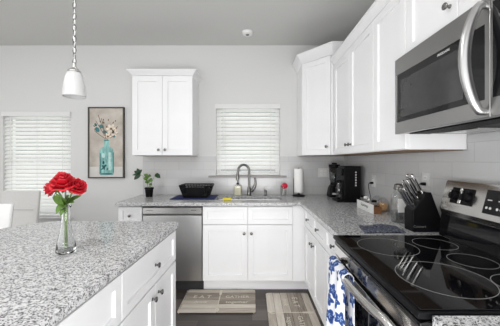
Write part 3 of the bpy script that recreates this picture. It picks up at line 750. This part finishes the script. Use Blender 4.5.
for (x, z, k) in ((-0.11, 0.16, 0.035), (-0.06, 0.20, 0.03), (-0.02, 0.13, 0.03), (-0.13, 0.22, 0.022), (0.10, 0.08, 0.02)): blob(m, x, z, k, k * 0.7, -0.0244, rot=x * 9)
m.cur = 2
for (fx, fz, q) in ((0.06, 0.17, 0.055), (0.02, 0.075, 0.04), (0.10, 0.12, 0.04)):
    for k in range(6): blob(m, fx + q * 0.6 * cos(k * pi / 3), fz + q * 0.6 * sin(k * pi / 3), q * 0.55, q * 0.3, -0.0250, rot=k * pi / 3)
m.cur = 0
for (fx, fz) in ((0.06, 0.17), (0.02, 0.075)): blob(m, fx, fz, 0.012, 0.012, -0.0256)
m.build('painted_flowers', [M['pbrown'], M['pteald'], M['ppetal']], cv, smooth=False)

PX, PY = -0.992, 1.48
r = thing('pendant_lamp', 'pendant lamp with a frosted white glass shade on a chain', 'pendant lamp', (PX, PY, 1.688))
MB().lathe([(0.055, 0.0), (0.057, 0.003), (0.055, 0.02), (0.051, 0.065), (0.044, 0.105), (0.034, 0.132), (0.022, 0.143)], n=28, cap0=False, cap1=False).build('lamp_shade', M['shade'], r, solid=0.003)
MB().lathe([(0.033, 0.139), (0.033, 0.144), (0.020, 0.156), (0.012, 0.162), (0.012, 0.185), (0.006, 0.192)], n=20).build('cap', M['chrome'], r)
MB().sphere((0, 0, 0.085), 0.026).build('bulb', M['white_pl'], r)
top = ZC - 1.688
cm = MB(); z = 0.197; k = 0
while z < top - 0.035:
    pts = []
    for j in range(14):
        a = 2 * pi * j / 14; u = 0.0095 * cos(a); v = 0.0185 * sin(a)
        pts.append((u, 0, z + v) if k % 2 == 0 else (0, u, z + v))
    cm.tube(pts, 0.0024, 6, closed=True); z += 0.0315; k += 1
cm.build('chain', M['nickel'], r)
MB().tube([(0.003 * sin(i * 1.7), 0.003 * cos(i * 1.7), 0.19 + (top - 0.21) * i / 60) for i in range(61)], 0.0035, 6).build('cord', M['white_pl'], r)
MB().lathe([(0.012, top - 0.038), (0.05, top - 0.025), (0.062, top - 0.006), (0.062, top - 0.0005)], n=24).build('canopy', M['chrome'], r)

r = thing('smoke_detector', 'small round white detector on the ceiling', 'smoke detector', (-0.05, 2.95, ZC))
MB().lathe([(0.030, -0.030), (0.052, -0.026), (0.060, -0.014), (0.062, -0.0005)], n=24).build('cover', M['white_pl'], r)
MB().lathe([(0.018, -0.034), (0.020, -0.0302)], n=16).build('vent', M['greyp'], r)

# ------------------------------------------------------------------ vase with roses
VX, VY = -0.842, 1.20
vase = tag(MB().lathe([(0.036, 0.0), (0.040, 0.004), (0.041, 0.014), (0.034, 0.055), (0.024, 0.10), (0.0175, 0.145), (0.016, 0.175), (0.019, 0.205), (0.022, 0.215),
    (0.0195, 0.214), (0.0165, 0.203), (0.0135, 0.175), (0.015, 0.145), (0.021, 0.10), (0.031, 0.055), (0.037, 0.016), (0.030, 0.010)], n=32).build('bud_vase', M['vase'], None, (VX, VY, CZ1 + 0.0003), angle=60), 'clear glass bud vase standing on the island, holding red roses', 'vase')
def bloom(rad, seed):
    rnd = random.Random(seed); m = MB()
    layers = [(3, 0.22, 0.95, 0.0), (4, 0.42, 1.0, 0.10), (5, 0.68, 0.92, 0.28), (6, 0.95, 0.72, 0.48), (6, 1.12, 0.48, 0.62)]
    for (n, rr0, hh, curl) in layers:
        a0 = rnd.uniform(0, 6)
        for k in range(n):
            a = a0 + 2 * pi * k / n + rnd.uniform(-0.12, 0.12); hwid = 1.25 * pi / n; j = rnd.uniform(0.9, 1.08)
            def fn(u, v, a=a, hwid=hwid, j=j):
                uu = 2 * u - 1; shape = (0.35 + 0.65 * sin(min(1, v * 1.35) * pi / 2)) * (1 - 0.35 * max(0, v - 0.75) / 0.25)
                ang = a + uu * hwid * shape
                q = rad * rr0 * j * (0.15 + 0.80 * sin(v * pi / 2) ** 0.8) + rad * curl * 0.22 * v ** 3 - rad * 0.05 * (1 - uu * uu)
                z = rad * 1.5 * hh * j * v - rad * curl * 0.55 * v ** 4 - 0.14 * rad * uu * uu * v + 0.05 * rad * sin(uu * 5 + a * 3) * v
                return (q * cos(ang), q * sin(ang), z)
            m.grid(fn, 8, 7)
    return m
def leaf_mb(m, base, tip, wid, droop=0.0, n=7, face=(0, 0, 1)):
    B, T = Vector(base), Vector(tip); d = T - B; side = d.cross(Vector(face))
    if side.length < 1e-5: side = Vector((1, 0, 0))
    side.normalize(); up = side.cross(d).normalized()
    def fn(u, v):
        w = wid * sin(pi * min(1, v * 0.97 + 0.02)) ** 0.75 * (1 - 0.3 * v); s = 2 * u - 1
        return B + d * v + side * (w * s) + up * (abs(s) * w * 0.35 - droop * v * v)
    m.grid(fn, 4, n)
def rose(label, head, tilt, rad, seed, foot, leaves):
    r = thing('rose', label, 'flower', (VX, VY, CZ1 + 0.012), 0, 'roses in the bud vase')
    h = Vector(head) - Vector(r.location); ft = Vector((foot[0], foot[1], 0.004)); nk = Vector((foot[2], foot[3], 0.200))
    path = [ft.lerp(nk, t) for t in (0, 0.25, 0.5, 0.75, 1)] + [nk.lerp(h, 0.5) + Vector((0, 0, 0.012)), h]
    MB().tube(path, 0.0032, 8).build('stem', M['stem'], r)
    b = bloom(rad, seed).build('bloom', M['rose'], r, h, tilt, solid=0.0008, angle=180)
    c = MB()
    for k in range(5):
        a = 2 * pi * k / 5; leaf_mb(c, (0, 0, -0.004), (0.9 * rad * cos(a), 0.9 * rad * sin(a), 0.12 * rad - 0.01), 0.010)
    c.lathe([(0.004, -0.012), (0.011, -0.004), (0.008, 0.006)], n=10)
    c.build('sepals', M['leaf'], r, h, tilt, solid=0.0006)
    for (a, bb, w) in leaves:
        m = MB(); leaf_mb(m, (Vector(a) - Vector(r.location)), (Vector(bb) - Vector(r.location)), w, 0.006, face=(0, -1, 0.8)); m.build('leaf', M['leaf'], r, solid=0.0007)
    return r
rose('large red rose, the topmost bloom in the bud vase', (-0.838, 1.19, 1.212), (R(26), R(4), 0), 0.049, 3, (0.006, 0.0, -0.002, 0.0),
     [((-0.845, 1.195, 1.135), (-0.875, 1.165, 1.172), 0.020), ((-0.835, 1.195, 1.135), (-0.803, 1.16, 1.165), 0.022), ((-0.84, 1.19, 1.13), (-0.846, 1.145, 1.185), 0.024), ((-0.845, 1.19, 1.14), (-0.868, 1.16, 1.178), 0.018), ((-0.84, 1.185, 1.125), (-0.835, 1.150, 1.168), 0.020), ((-0.838, 1.19, 1.12), (-0.846, 1.165, 1.092), 0.013)])
rose('red rose drooping on the left of the bud vase', (-0.877, 1.19, 1.200), (R(24), R(-58), 0), 0.034, 5, (-0.008, 0.006, -0.006, 0.002),
     [((-0.850, 1.195, 1.14), (-0.868, 1.17, 1.100), 0.017)])
rose('red rose on the right of the bud vase with a leaf below it', (-0.800, 1.20, 1.208), (R(26), R(50), 0), 0.036, 9, (0.0, -0.008, 0.006, -0.002),
     [((-0.830, 1.195, 1.145), (-0.765, 1.18, 1.178), 0.015), ((-0.838, 1.19, 1.14), (-0.822, 1.15, 1.130), 0.018), ((-0.832, 1.19, 1.145), (-0.806, 1.16, 1.180), 0.020), ((-0.83, 1.19, 1.15), (-0.790, 1.17, 1.150), 0.015)])

# ------------------------------------------------------------------ back counter things
Z = CZ1 + 0.0004
r = thing('potted_plant', 'small leafy plant in a black pot on the counter left of the dish rack', 'plant', (-1.195, 3.08, Z))
MB().lathe([(0.036, 0), (0.038, 0.004), (0.047, 0.088), (0.052, 0.090), (0.052, 0.108), (0.048, 0.108), (0.046, 0.096)], n=24).build('pot', M['black'], r)
MB().lathe([(0.0455, 0.088), (0.0455, 0.097), (0.02, 0.101)], n=20).build('soil', M['soil'], r)
def stem_leaf(pts, leaves, nm, mm):
    s = MB().tube(pts, [0.004 - 0.0022 * i / (len(pts) - 1) for i in range(len(pts))], 8).build('stem', M['stem'], r)
    for (a, b, w) in leaves:
        m = MB(); leaf_mb(m, a, b, w, 0.008, face=(0.2, -1, 0.7)); m.build('leaf', mm, s, solid=0.0008)
stem_leaf([(0, 0, 0.095), (0.008, 0, 0.15), (-0.005, -0.005, 0.20), (-0.012, -0.01, 0.235)],
    [((-0.010, -0.01, 0.21), (-0.055, -0.03, 0.215), 0.0319), ((0, -0.01, 0.20), (0.045, -0.03, 0.185), 0.0319), ((-0.01, -0.01, 0.235), (0.03, -0.03, 0.245), 0.0290), ((-0.012, -0.01, 0.235), (-0.05, -0.02, 0.265), 0.0261), ((0, -0.01, 0.17), (-0.03, -0.045, 0.175), 0.0290), ((0.004, 0, 0.15), (0.04, -0.03, 0.14), 0.0203)], 'centre', M['leaf'])
stem_leaf([(-0.01, 0, 0.095), (-0.03, 0, 0.19), (-0.075, 0, 0.24), (-0.115, 0, 0.27)],
    [((-0.10, 0, 0.255), (-0.165, -0.03, 0.205), 0.0319), ((-0.115, 0, 0.27), (-0.17, -0.01, 0.30), 0.0261), ((-0.11, 0, 0.27), (-0.075, -0.03, 0.315), 0.0232), ((-0.11, 0, 0.27), (-0.135, -0.01, 0.33), 0.0217), ((-0.105, 0, 0.265), (-0.19, -0.02, 0.255), 0.0188)], 'left', M['leafd'])
stem_leaf([(0.01, 0, 0.095), (0.03, 0, 0.17), (0.06, 0, 0.235), (0.075, 0, 0.268)],
    [((0.07, 0, 0.262), (0.135, -0.02, 0.222), 0.0319), ((0.075, 0, 0.268), (0.115, -0.01, 0.245), 0.0232)], 'right', M['leafd'])

tag(MB().box(-0.24, -0.175, 0, 0.24, 0.175, 0.008).build('drying_mat', M['navy'], None, (-0.645, 3.02, Z), bevel=0.003), 'navy drying mat under the black dish rack', 'drying mat')
r = thing('dish_rack', 'black dish rack standing on the navy mat left of the sink', 'dish rack', (-0.625, 3.02, Z + 0.0085))
r.scale = (0.88, 0.9, 0.97)
def rect(hx, hy, z, rad=0.02): return rr(hx, hy, rad, z, 3)
MB().tube(rect(0.198, 0.140, 0.138), 0.009, 8, closed=True).build('rim', M['black'], r)
MB().loops([rect(0.150, 0.110, 0.004), rect(0.153, 0.112, 0.022), rect(0.160, 0.118, 0.040)], cap1=False).build('tray', M['black'], r, solid=0.003)
w_ = MB(); P0, P1 = rect(0.150, 0.110, 0.004, 0.02), rect(0.196, 0.138, 0.138, 0.02)
def edge_pts(hx, hy, z, n):
    p = []
    for k in range(n): p.append((-hx + 2 * hx * k / n, -hy, z))
    for k in range(n): p.append((hx, -hy + 2 * hy * k / n, z))
    for k in range(n): p.append((hx - 2 * hx * k / n, hy, z))
    for k in range(n): p.append((-hx, hy - 2 * hy * k / n, z))
    return p
for a, b in zip(edge_pts(0.148, 0.108, 0.006, 10), edge_pts(0.196, 0.138, 0.138, 10)): w_.tube([a, b], 0.0042, 6)
for t in (0.35, 0.68): w_.tube(rect(0.150 + 0.046 * t, 0.110 + 0.028 * t, 0.004 + 0.134 * t), 0.003, 6, closed=True)
w_.build('wire_sides', M['black'], r)
MB().loops([[(-0.105, -0.117, 0.02), (0.095, -0.117, 0.02), (0.095, -0.114, 0.02), (-0.105, -0.114, 0.02)], [(-0.12, -0.138, 0.125), (0.11, -0.138, 0.125), (0.11, -0.135, 0.125), (-0.12, -0.135, 0.125)]]).build('front_plate', M['black'], r)
cu = MB().loops([rect(0.026, 0.05, 0.03), rect(0.028, 0.06, 0.13)], cap1=False).build('cutlery_cup', M['black'], r, (0.128, -0.01, 0.0), solid=0.003)

r = thing('soap_bottle', 'clear soap bottle of cream soap with a black pump, left of the faucet', 'soap bottle', (-0.172, 3.215, Z))
bt = [(0.040, 0), (0.044, 0.004), (0.044, 0.100), (0.038, 0.118), (0.016, 0.130), (0.014, 0.140)]
MB().loops([rr(0.045, 0.03, 0.018, 0), rr(0.047, 0.032, 0.018, 0.005), rr(0.047, 0.032, 0.018, 0.116), rr(0.036, 0.026, 0.018, 0.124), rr(0.014, 0.014, 0.0135, 0.128), rr(0.013, 0.013, 0.0125, 0.138)], cap1=False).build('bottle', M['glass'], r)
MB().loops([rr(0.044, 0.029, 0.016, 0.002), rr(0.0455, 0.0305, 0.017, 0.006), rr(0.0455, 0.0305, 0.016, 0.112), rr(0.040, 0.027, 0.016, 0.114)]).build('liquid_soap', M['soap'], r)
MB().lathe([(0.016, 0.134), (0.016, 0.150), (0.006, 0.153), (0.005, 0.176), (0.012, 0.178), (0.012, 0.186)], n=14).box(-0.006, -0.045, 0.178, 0.006, 0.0, 0.187).build('pump', M['black'], r)

tag(MB().box(-0.045, -0.016, 0, 0.045, 0.016, 0.026).build('sponge', M['sponge'], None, (-0.262, 2.795, Z), (0, 0, R(3)), bevel=0.005), 'yellow sponge on the counter edge in front of the sink', 'sponge')

r = thing('tumbler', 'clear tumbler right of the sink, holding a red brush', 'cup', (0.375, 3.165, Z))
MB().lathe([(0.034, 0), (0.036, 0.003), (0.041, 0.125), (0.038, 0.125), (0.033, 0.006)], n=24).build('cup', M['glass'], r)
r = thing('dish_brush', 'round red dish brush standing in the tumbler right of the sink', 'brush', (0.375, 3.165, Z + 0.007))
MB().tube([(-0.010, 0, 0.002), (0.004, -0.004, 0.07), (0.010, -0.008, 0.09)], 0.006, 8).build('handle', M['white_pl'], r)
MB().sphere((0.013, -0.014, 0.112), 0.036, 16, 10, (1, 0.8, 1)).build('brush_head', M['red'], r)

r = thing('paper_towel_holder', 'black stand with an upright roll of white paper towel', 'paper towel holder', (0.553, 3.14, Z))
MB().lathe([(0.072, 0), (0.075, 0.004), (0.072, 0.014), (0.020, 0.020), (0.012, 0.030)], n=28).build('base', M['black'], r)
MB().lathe([(0.006, 0.02), (0.006, 0.326), (0.008, 0.330), (0.006, 0.334)], n=12).build('rod', M['black'], r)
MB().lathe([(0.053, 0.045), (0.054, 0.047), (0.054, 0.323), (0.053, 0.325), (0.02, 0.325), (0.02, 0.045)], n=32).loops([[(0.02 * cos(a), 0.02 * sin(a), z) for a in [2 * pi * k / 32 for k in range(32)]] for z in (0.045, 0.325)], cap0=False, cap1=False).build('paper_roll', M['paper'], r)
MB().tube([(-0.062, -0.01, 0.012), (-0.064, -0.01, 0.18), (-0.064, -0.01, 0.21)], 0.003, 8).build('side_arm', M['black'], r)

r = thing('blender', 'black blender with a clear jar in the back right corner', 'blender', (0.962, 3.10, Z))
MB().loops([rr(0.070, 0.075, 0.02, 0), rr(0.072, 0.077, 0.02, 0.02), rr(0.062, 0.066, 0.025, 0.10), rr(0.050, 0.052, 0.03, 0.135)]).build('base', M['black'], r, bevel=0.002)
MB().box(-0.045, -0.0765, 0.03, 0.045, -0.0715, 0.05).build('button_strip', M['silver'], r)
MB().lathe([(0.040, 0.137), (0.042, 0.16), (0.052, 0.20), (0.060, 0.345)], n=24, cap1=False, cap0=False).build('jar', M['smoke'], r, solid=0.003)
MB().lathe([(0.046, 0.1355), (0.046, 0.165), (0.041, 0.168)], n=24).build('blade_collar', M['black'], r)
MB().lathe([(0.064, 0.345), (0.064, 0.375), (0.03, 0.378), (0.03, 0.395), (0.026, 0.397)], n=24).build('lid', M['black'], r)
MB().tube([(0.055, 0.0, 0.32), (0.092, 0.0, 0.315), (0.094, 0.0, 0.21), (0.053, 0.0, 0.20)], 0.008, 8).build('jar_handle', M['black'], r)

r = thing('coffee_maker', 'tall black coffee maker on the right counter with its carafe on the left', 'coffee maker', (0.845, 2.65, Z))
MB().box(0.080, 0.0, 0.0, 0.245, 0.20, 0.365).build('tower', M['black'], r, bevel=0.006)
MB().box(0.015, 0.01, 0.0, 0.0795, 0.19, 0.030).build('warming_base', M['black'], r, bevel=0.005)
MB().box(0.058, 0.015, 0.270, 0.0795, 0.185, 0.340).build('brew_head', M['black'], r, bevel=0.006)
MB().lathe([(0.025, 0.031), (0.030, 0.045), (0.031, 0.11), (0.029, 0.16), (0.026, 0.185), (0.027, 0.195)], (0.048, 0.075, 0), 24, cap1=False).build('carafe', M['smoke'], r)
MB().lathe([(0.028, 0.1955), (0.028, 0.212), (0.018, 0.22)], (0.048, 0.075, 0), 20).build('carafe_lid', M['black'], r)
MB().tube([(0.048, 0.049, 0.20), (0.046, 0.012, 0.19), (0.046, 0.010, 0.10), (0.048, 0.046, 0.085)], 0.007, 8).build('carafe_handle', M['black'], r)
bt_ = MB()
for k in range(6): bt_.box(0.187, -0.0015, 0.165 + 0.026 * k, 0.200, 0.0, 0.179 + 0.026 * k)
bt_.build('level_marks', M['silver'], r, smooth=False)

# ------------------------------------------------------------------ right counter things
r = thing('spice_tray', 'white lettered tray with a wooden end, holding small spice jars', 'tray', (0.952, 2.39, Z), R(-90))
# local x runs toward the camera along the lettered side
TL, TD, TH = 0.32, 0.055, 0.055
MB().box(0, -0.006, 0, TL, 0.0, TH + 0.016).build('front_board', M['white_pl'], r, bevel=0.001)['label'] = 'white lettered board'
MB().box(0, TD, 0, TL, TD + 0.006, TH).build('back_board', M['wood'], r)
MB().box(0.0, 0.0003, 0, 0.006, TD - 0.0003, TH).build('end_board', M['wood'], r); MB().box(TL - 0.006, 0.0003, 0, TL, TD - 0.0003, TH).build('end_board', M['wood'], r)
MB().box(0.0065, 0.0003, 0, TL - 0.0065, TD - 0.0003, 0.005).build('bottom_board', M['wood'], r)
text('lettering', 'Seasonings', 0.032, M['ink'], r, (TL / 2, -0.0065, 0.044), (R(90), 0, 0), 0.0003)
def jar(label, loc, m, rad=0.024, h=0.07, lid='white_pl'):
    q = thing('spice_jar', label, 'jar', loc, 0, 'spice jars by the tray')
    MB().lathe([(rad * 0.9, 0), (rad, 0.003), (rad, h * 0.75), (rad * 0.8, h * 0.85)], n=18).build('glass_jar', M['glass'], q)
    MB().lathe([(rad * 0.86, 0.003), (rad * 0.93, 0.006), (rad * 0.93, h * 0.6)], n=18).build('spice', m, q)
    MB().lathe([(rad * 0.84, h * 0.8505), (rad * 0.84, h), (rad * 0.7, h * 1.02)], n=18).build('lid', M[lid], q)
    return q
def tpt(x, y): 
    a = R(-90); return (0.952 + x * cos(a) - y * sin(a), 2.39 + x * sin(a) + y * cos(a), Z + 0.0055)
jar('spice jar with a dark lid at the far end of the tray', tpt(0.045, 0.0275), M['mauve'], lid='black', h=0.105)
jar('spice jar of brown spice second from the far end of the tray', tpt(0.115, 0.0275), M['brown'], h=0.105)
jar('spice jar of pale spice in the middle of the tray', tpt(0.185, 0.0275), M['mauve'], lid='chrome', h=0.10)
jar('spice jar of brown spice nearest the wooden tray end', tpt(0.265, 0.0275), M['brown'], lid='black', h=0.095)
def globe(label, x, y, m):
    q = thing('glass_globe_jar', label, 'jar', (x, y, Z), 0, 'glass globes beside the tray')
    MB().lathe([(0.020, 0), (0.034, 0.010), (0.043, 0.040), (0.042, 0.07), (0.032, 0.10), (0.012, 0.112)], n=24).build('glass_jar', M['glass'], q)
    MB().lathe([(0.018, 0.003), (0.031, 0.012), (0.038, 0.034), (0.034, 0.058), (0.02, 0.068)], n=20).build('contents', m, q)
globe('round glass jar with amber contents right of the wooden tray end', 1.088, 2.20, M['amber'])
globe('round glass jar with pale contents close to the wall behind the tray', 1.088, 2.305, M['mauve'])

r = thing('water_carafe', 'clear glass carafe with a steel lid, left of the knife block', 'carafe', (0.995, 1.80, Z))
MB().lathe([(0.042, 0), (0.046, 0.004), (0.047, 0.15), (0.044, 0.18), (0.030, 0.205), (0.027, 0.225)], n=28, cap1=False).build('glass_body', M['glass'], r, solid=0.002)
MB().lathe([(0.040, 0.004), (0.0435, 0.008), (0.044, 0.075), (0.042, 0.077)], n=28).build('water', M['smoke'], r)
MB().box(-0.030, -0.049, 0.075, 0.022, -0.0475, 0.165).build('label_patch', M['white_pl'], r, bevel=0.0005)
MB().lathe([(0.029, 0.222), (0.031, 0.226), (0.026, 0.255), (0.015, 0.262)], n=24).build('lid', M['faucet'], r)

KX, KY = 0.942, 1.548
r = thing('knife_block', 'black slanted knife block beside the stove holding steel-handled knives', 'knife block', (KX, KY, Z))
kp = [(0, 0.0), (0.174, 0.0), (0.174, 0.05), (0.106, 0.232), (0.080, 0.232), (0.0, 0.125)]
MB().prism(kp, 0.0, 0.092, 'y').build('block', M['black'], r, bevel=0.003)
text('lettering', 'Cuisinart', 0.02, M['greyp'], r, (0.038, -0.0006, 0.032), (R(90), 0, 0), 0.0003)
nx, nz_ = -0.50, 0.866                               # direction the handles point
def knife(label, t, yy, hl, hw):
    bx, bz = 0.080 * t, 0.125 + 0.107 * t
    k = thing('knife', label, 'knife', (KX + bx, KY + yy, Z + bz), 0, 'knives in the block')
    D = Vector((nx, 0, nz_)).normalized()
    at = lambda s: tuple(D * s)
    s_ = Vector((D.z, 0, -D.x))
    h = MB().tube([at(0.006), at(0.02), at(hl * 0.5), at(hl * 0.85), at(hl - 0.004), at(hl)], [hw * 0.75, hw, hw * 0.85, hw * 1.1, hw * 1.0, hw * 0.5], 10, flat=0.7).build('handle', M['chrome'], k)
    m = MB().tube([tuple(D * (hl * 0.2) + s_ * hw * 0.0 + Vector((0, -hw * 0.68, 0))), tuple(D * (hl * 0.8) + Vector((0, -hw * 0.70, 0)))], 0.0035, 8).build('handle_inlay', M['black'], k)
    m['label'] = 'black strip along the steel handle'
    MB().box(-0.001, -0.010, -0.012, 0.001, 0.010, 0.006).build('blade', M['steel'], k, rot=(0, math.atan2(nx, nz_), 0))
knife('steel knife handle at the top front of the block, nearest the stove', 0.88, 0.022, 0.135, 0.0115)
knife('steel knife handle at the top back of the block, farthest from the stove', 0.86, 0.066, 0.135, 0.0115)
knife('steel knife handle in the middle of the block, front row', 0.55, 0.022, 0.140, 0.0115)
knife('steel knife handle in the middle of the block, back row', 0.53, 0.066, 0.135, 0.0115)
knife('steel knife handle lowest on the block, front row', 0.20, 0.016, 0.128, 0.0110)
knife('steel knife handle lowest on the block, middle row', 0.19, 0.046, 0.128, 0.0110)
knife('steel knife handle lowest on the block, back row', 0.18, 0.076, 0.128, 0.0110)

def hold_fn(u, v):
    x = 0.645 + 0.235 * u + 0.03 * v; y = 1.515 + 0.165 * v + 0.012 * sin(3 * u)
    return (x, y, Z + 0.006 + 0.004 * sin(u * 8 + v * 3) * v + 0.002 * sin(v * 9))
tag(MB().grid(hold_fn, 24, 14).build('pot_holder', M['holder'], solid=0.006, angle=180), 'navy patterned cloth lying on the counter behind the stove edge', 'cloth')

# ------------------------------------------------------------------ outlets
def outlet(label, loc, rot, w, n, plug):
    r = thing('wall_outlet', label, 'outlet', loc, rot, 'wall outlets')
    MB().box(-w / 2, -0.005, -0.057, w / 2, 0, 0.057).build('cover_plate', M['plate'], r, bevel=0.002)
    for i in range(n):
        x = (i - (n - 1) / 2) * 0.046
        for z in (-0.020, 0.020):
            f = MB().box(x - 0.016, -0.0072, z - 0.014, x + 0.016, -0.0052, z + 0.014).build('socket', M['white_pl'], r, bevel=0.002)
            if not (plug and z < 0):
                m = MB(); m.box(x - 0.007, -0.0078, z - 0.004, x - 0.005, -0.0073, z + 0.005); m.box(x + 0.005, -0.0078, z - 0.004, x + 0.007, -0.0073, z + 0.005)
                m.build('slots', M['toe'], f, smooth=False)
    return r
def plug(label, loc, rot, drop):
    q = thing('power_plug', label, 'plug', loc, rot, 'plugs in the outlets')
    MB().loops([rr(0.013, 0.011, 0.006, 0), rr(0.012, 0.010, 0.006, 0.018), rr(0.007, 0.006, 0.004, 0.03)]).build('plug_body', M['black'], q, rot=(R(90), 0, 0))
    MB().tube([(0, -0.028, 0), (0, -0.042, -0.01), (0.0, -0.040, -0.05), (0.006, -0.02, -drop * 0.7), (0.01, -0.012, -drop)], 0.003, 8).build('cord', M['black'], q)
outlet('wide white double outlet on the tiled back wall, right of the paper towel', (0.885, YB - 0.0085, 1.185), 0, 0.135, 2, False)
outlet('white outlet on the right wall beside the coffee maker', (XR - 0.0085, 2.48, 1.145), R(-90), 0.075, 1, True)
outlet('white outlet on the right wall above the knife block', (XR - 0.0085, 1.735, 1.20), R(-90), 0.075, 1, True)
plug('black plug in the outlet beside the coffee maker', (XR - 0.0165, 2.48, 1.125), R(-90), 0.207)
plug('black plug in the outlet above the knife block', (XR - 0.0165, 1.735, 1.18), R(-90), 0.262)
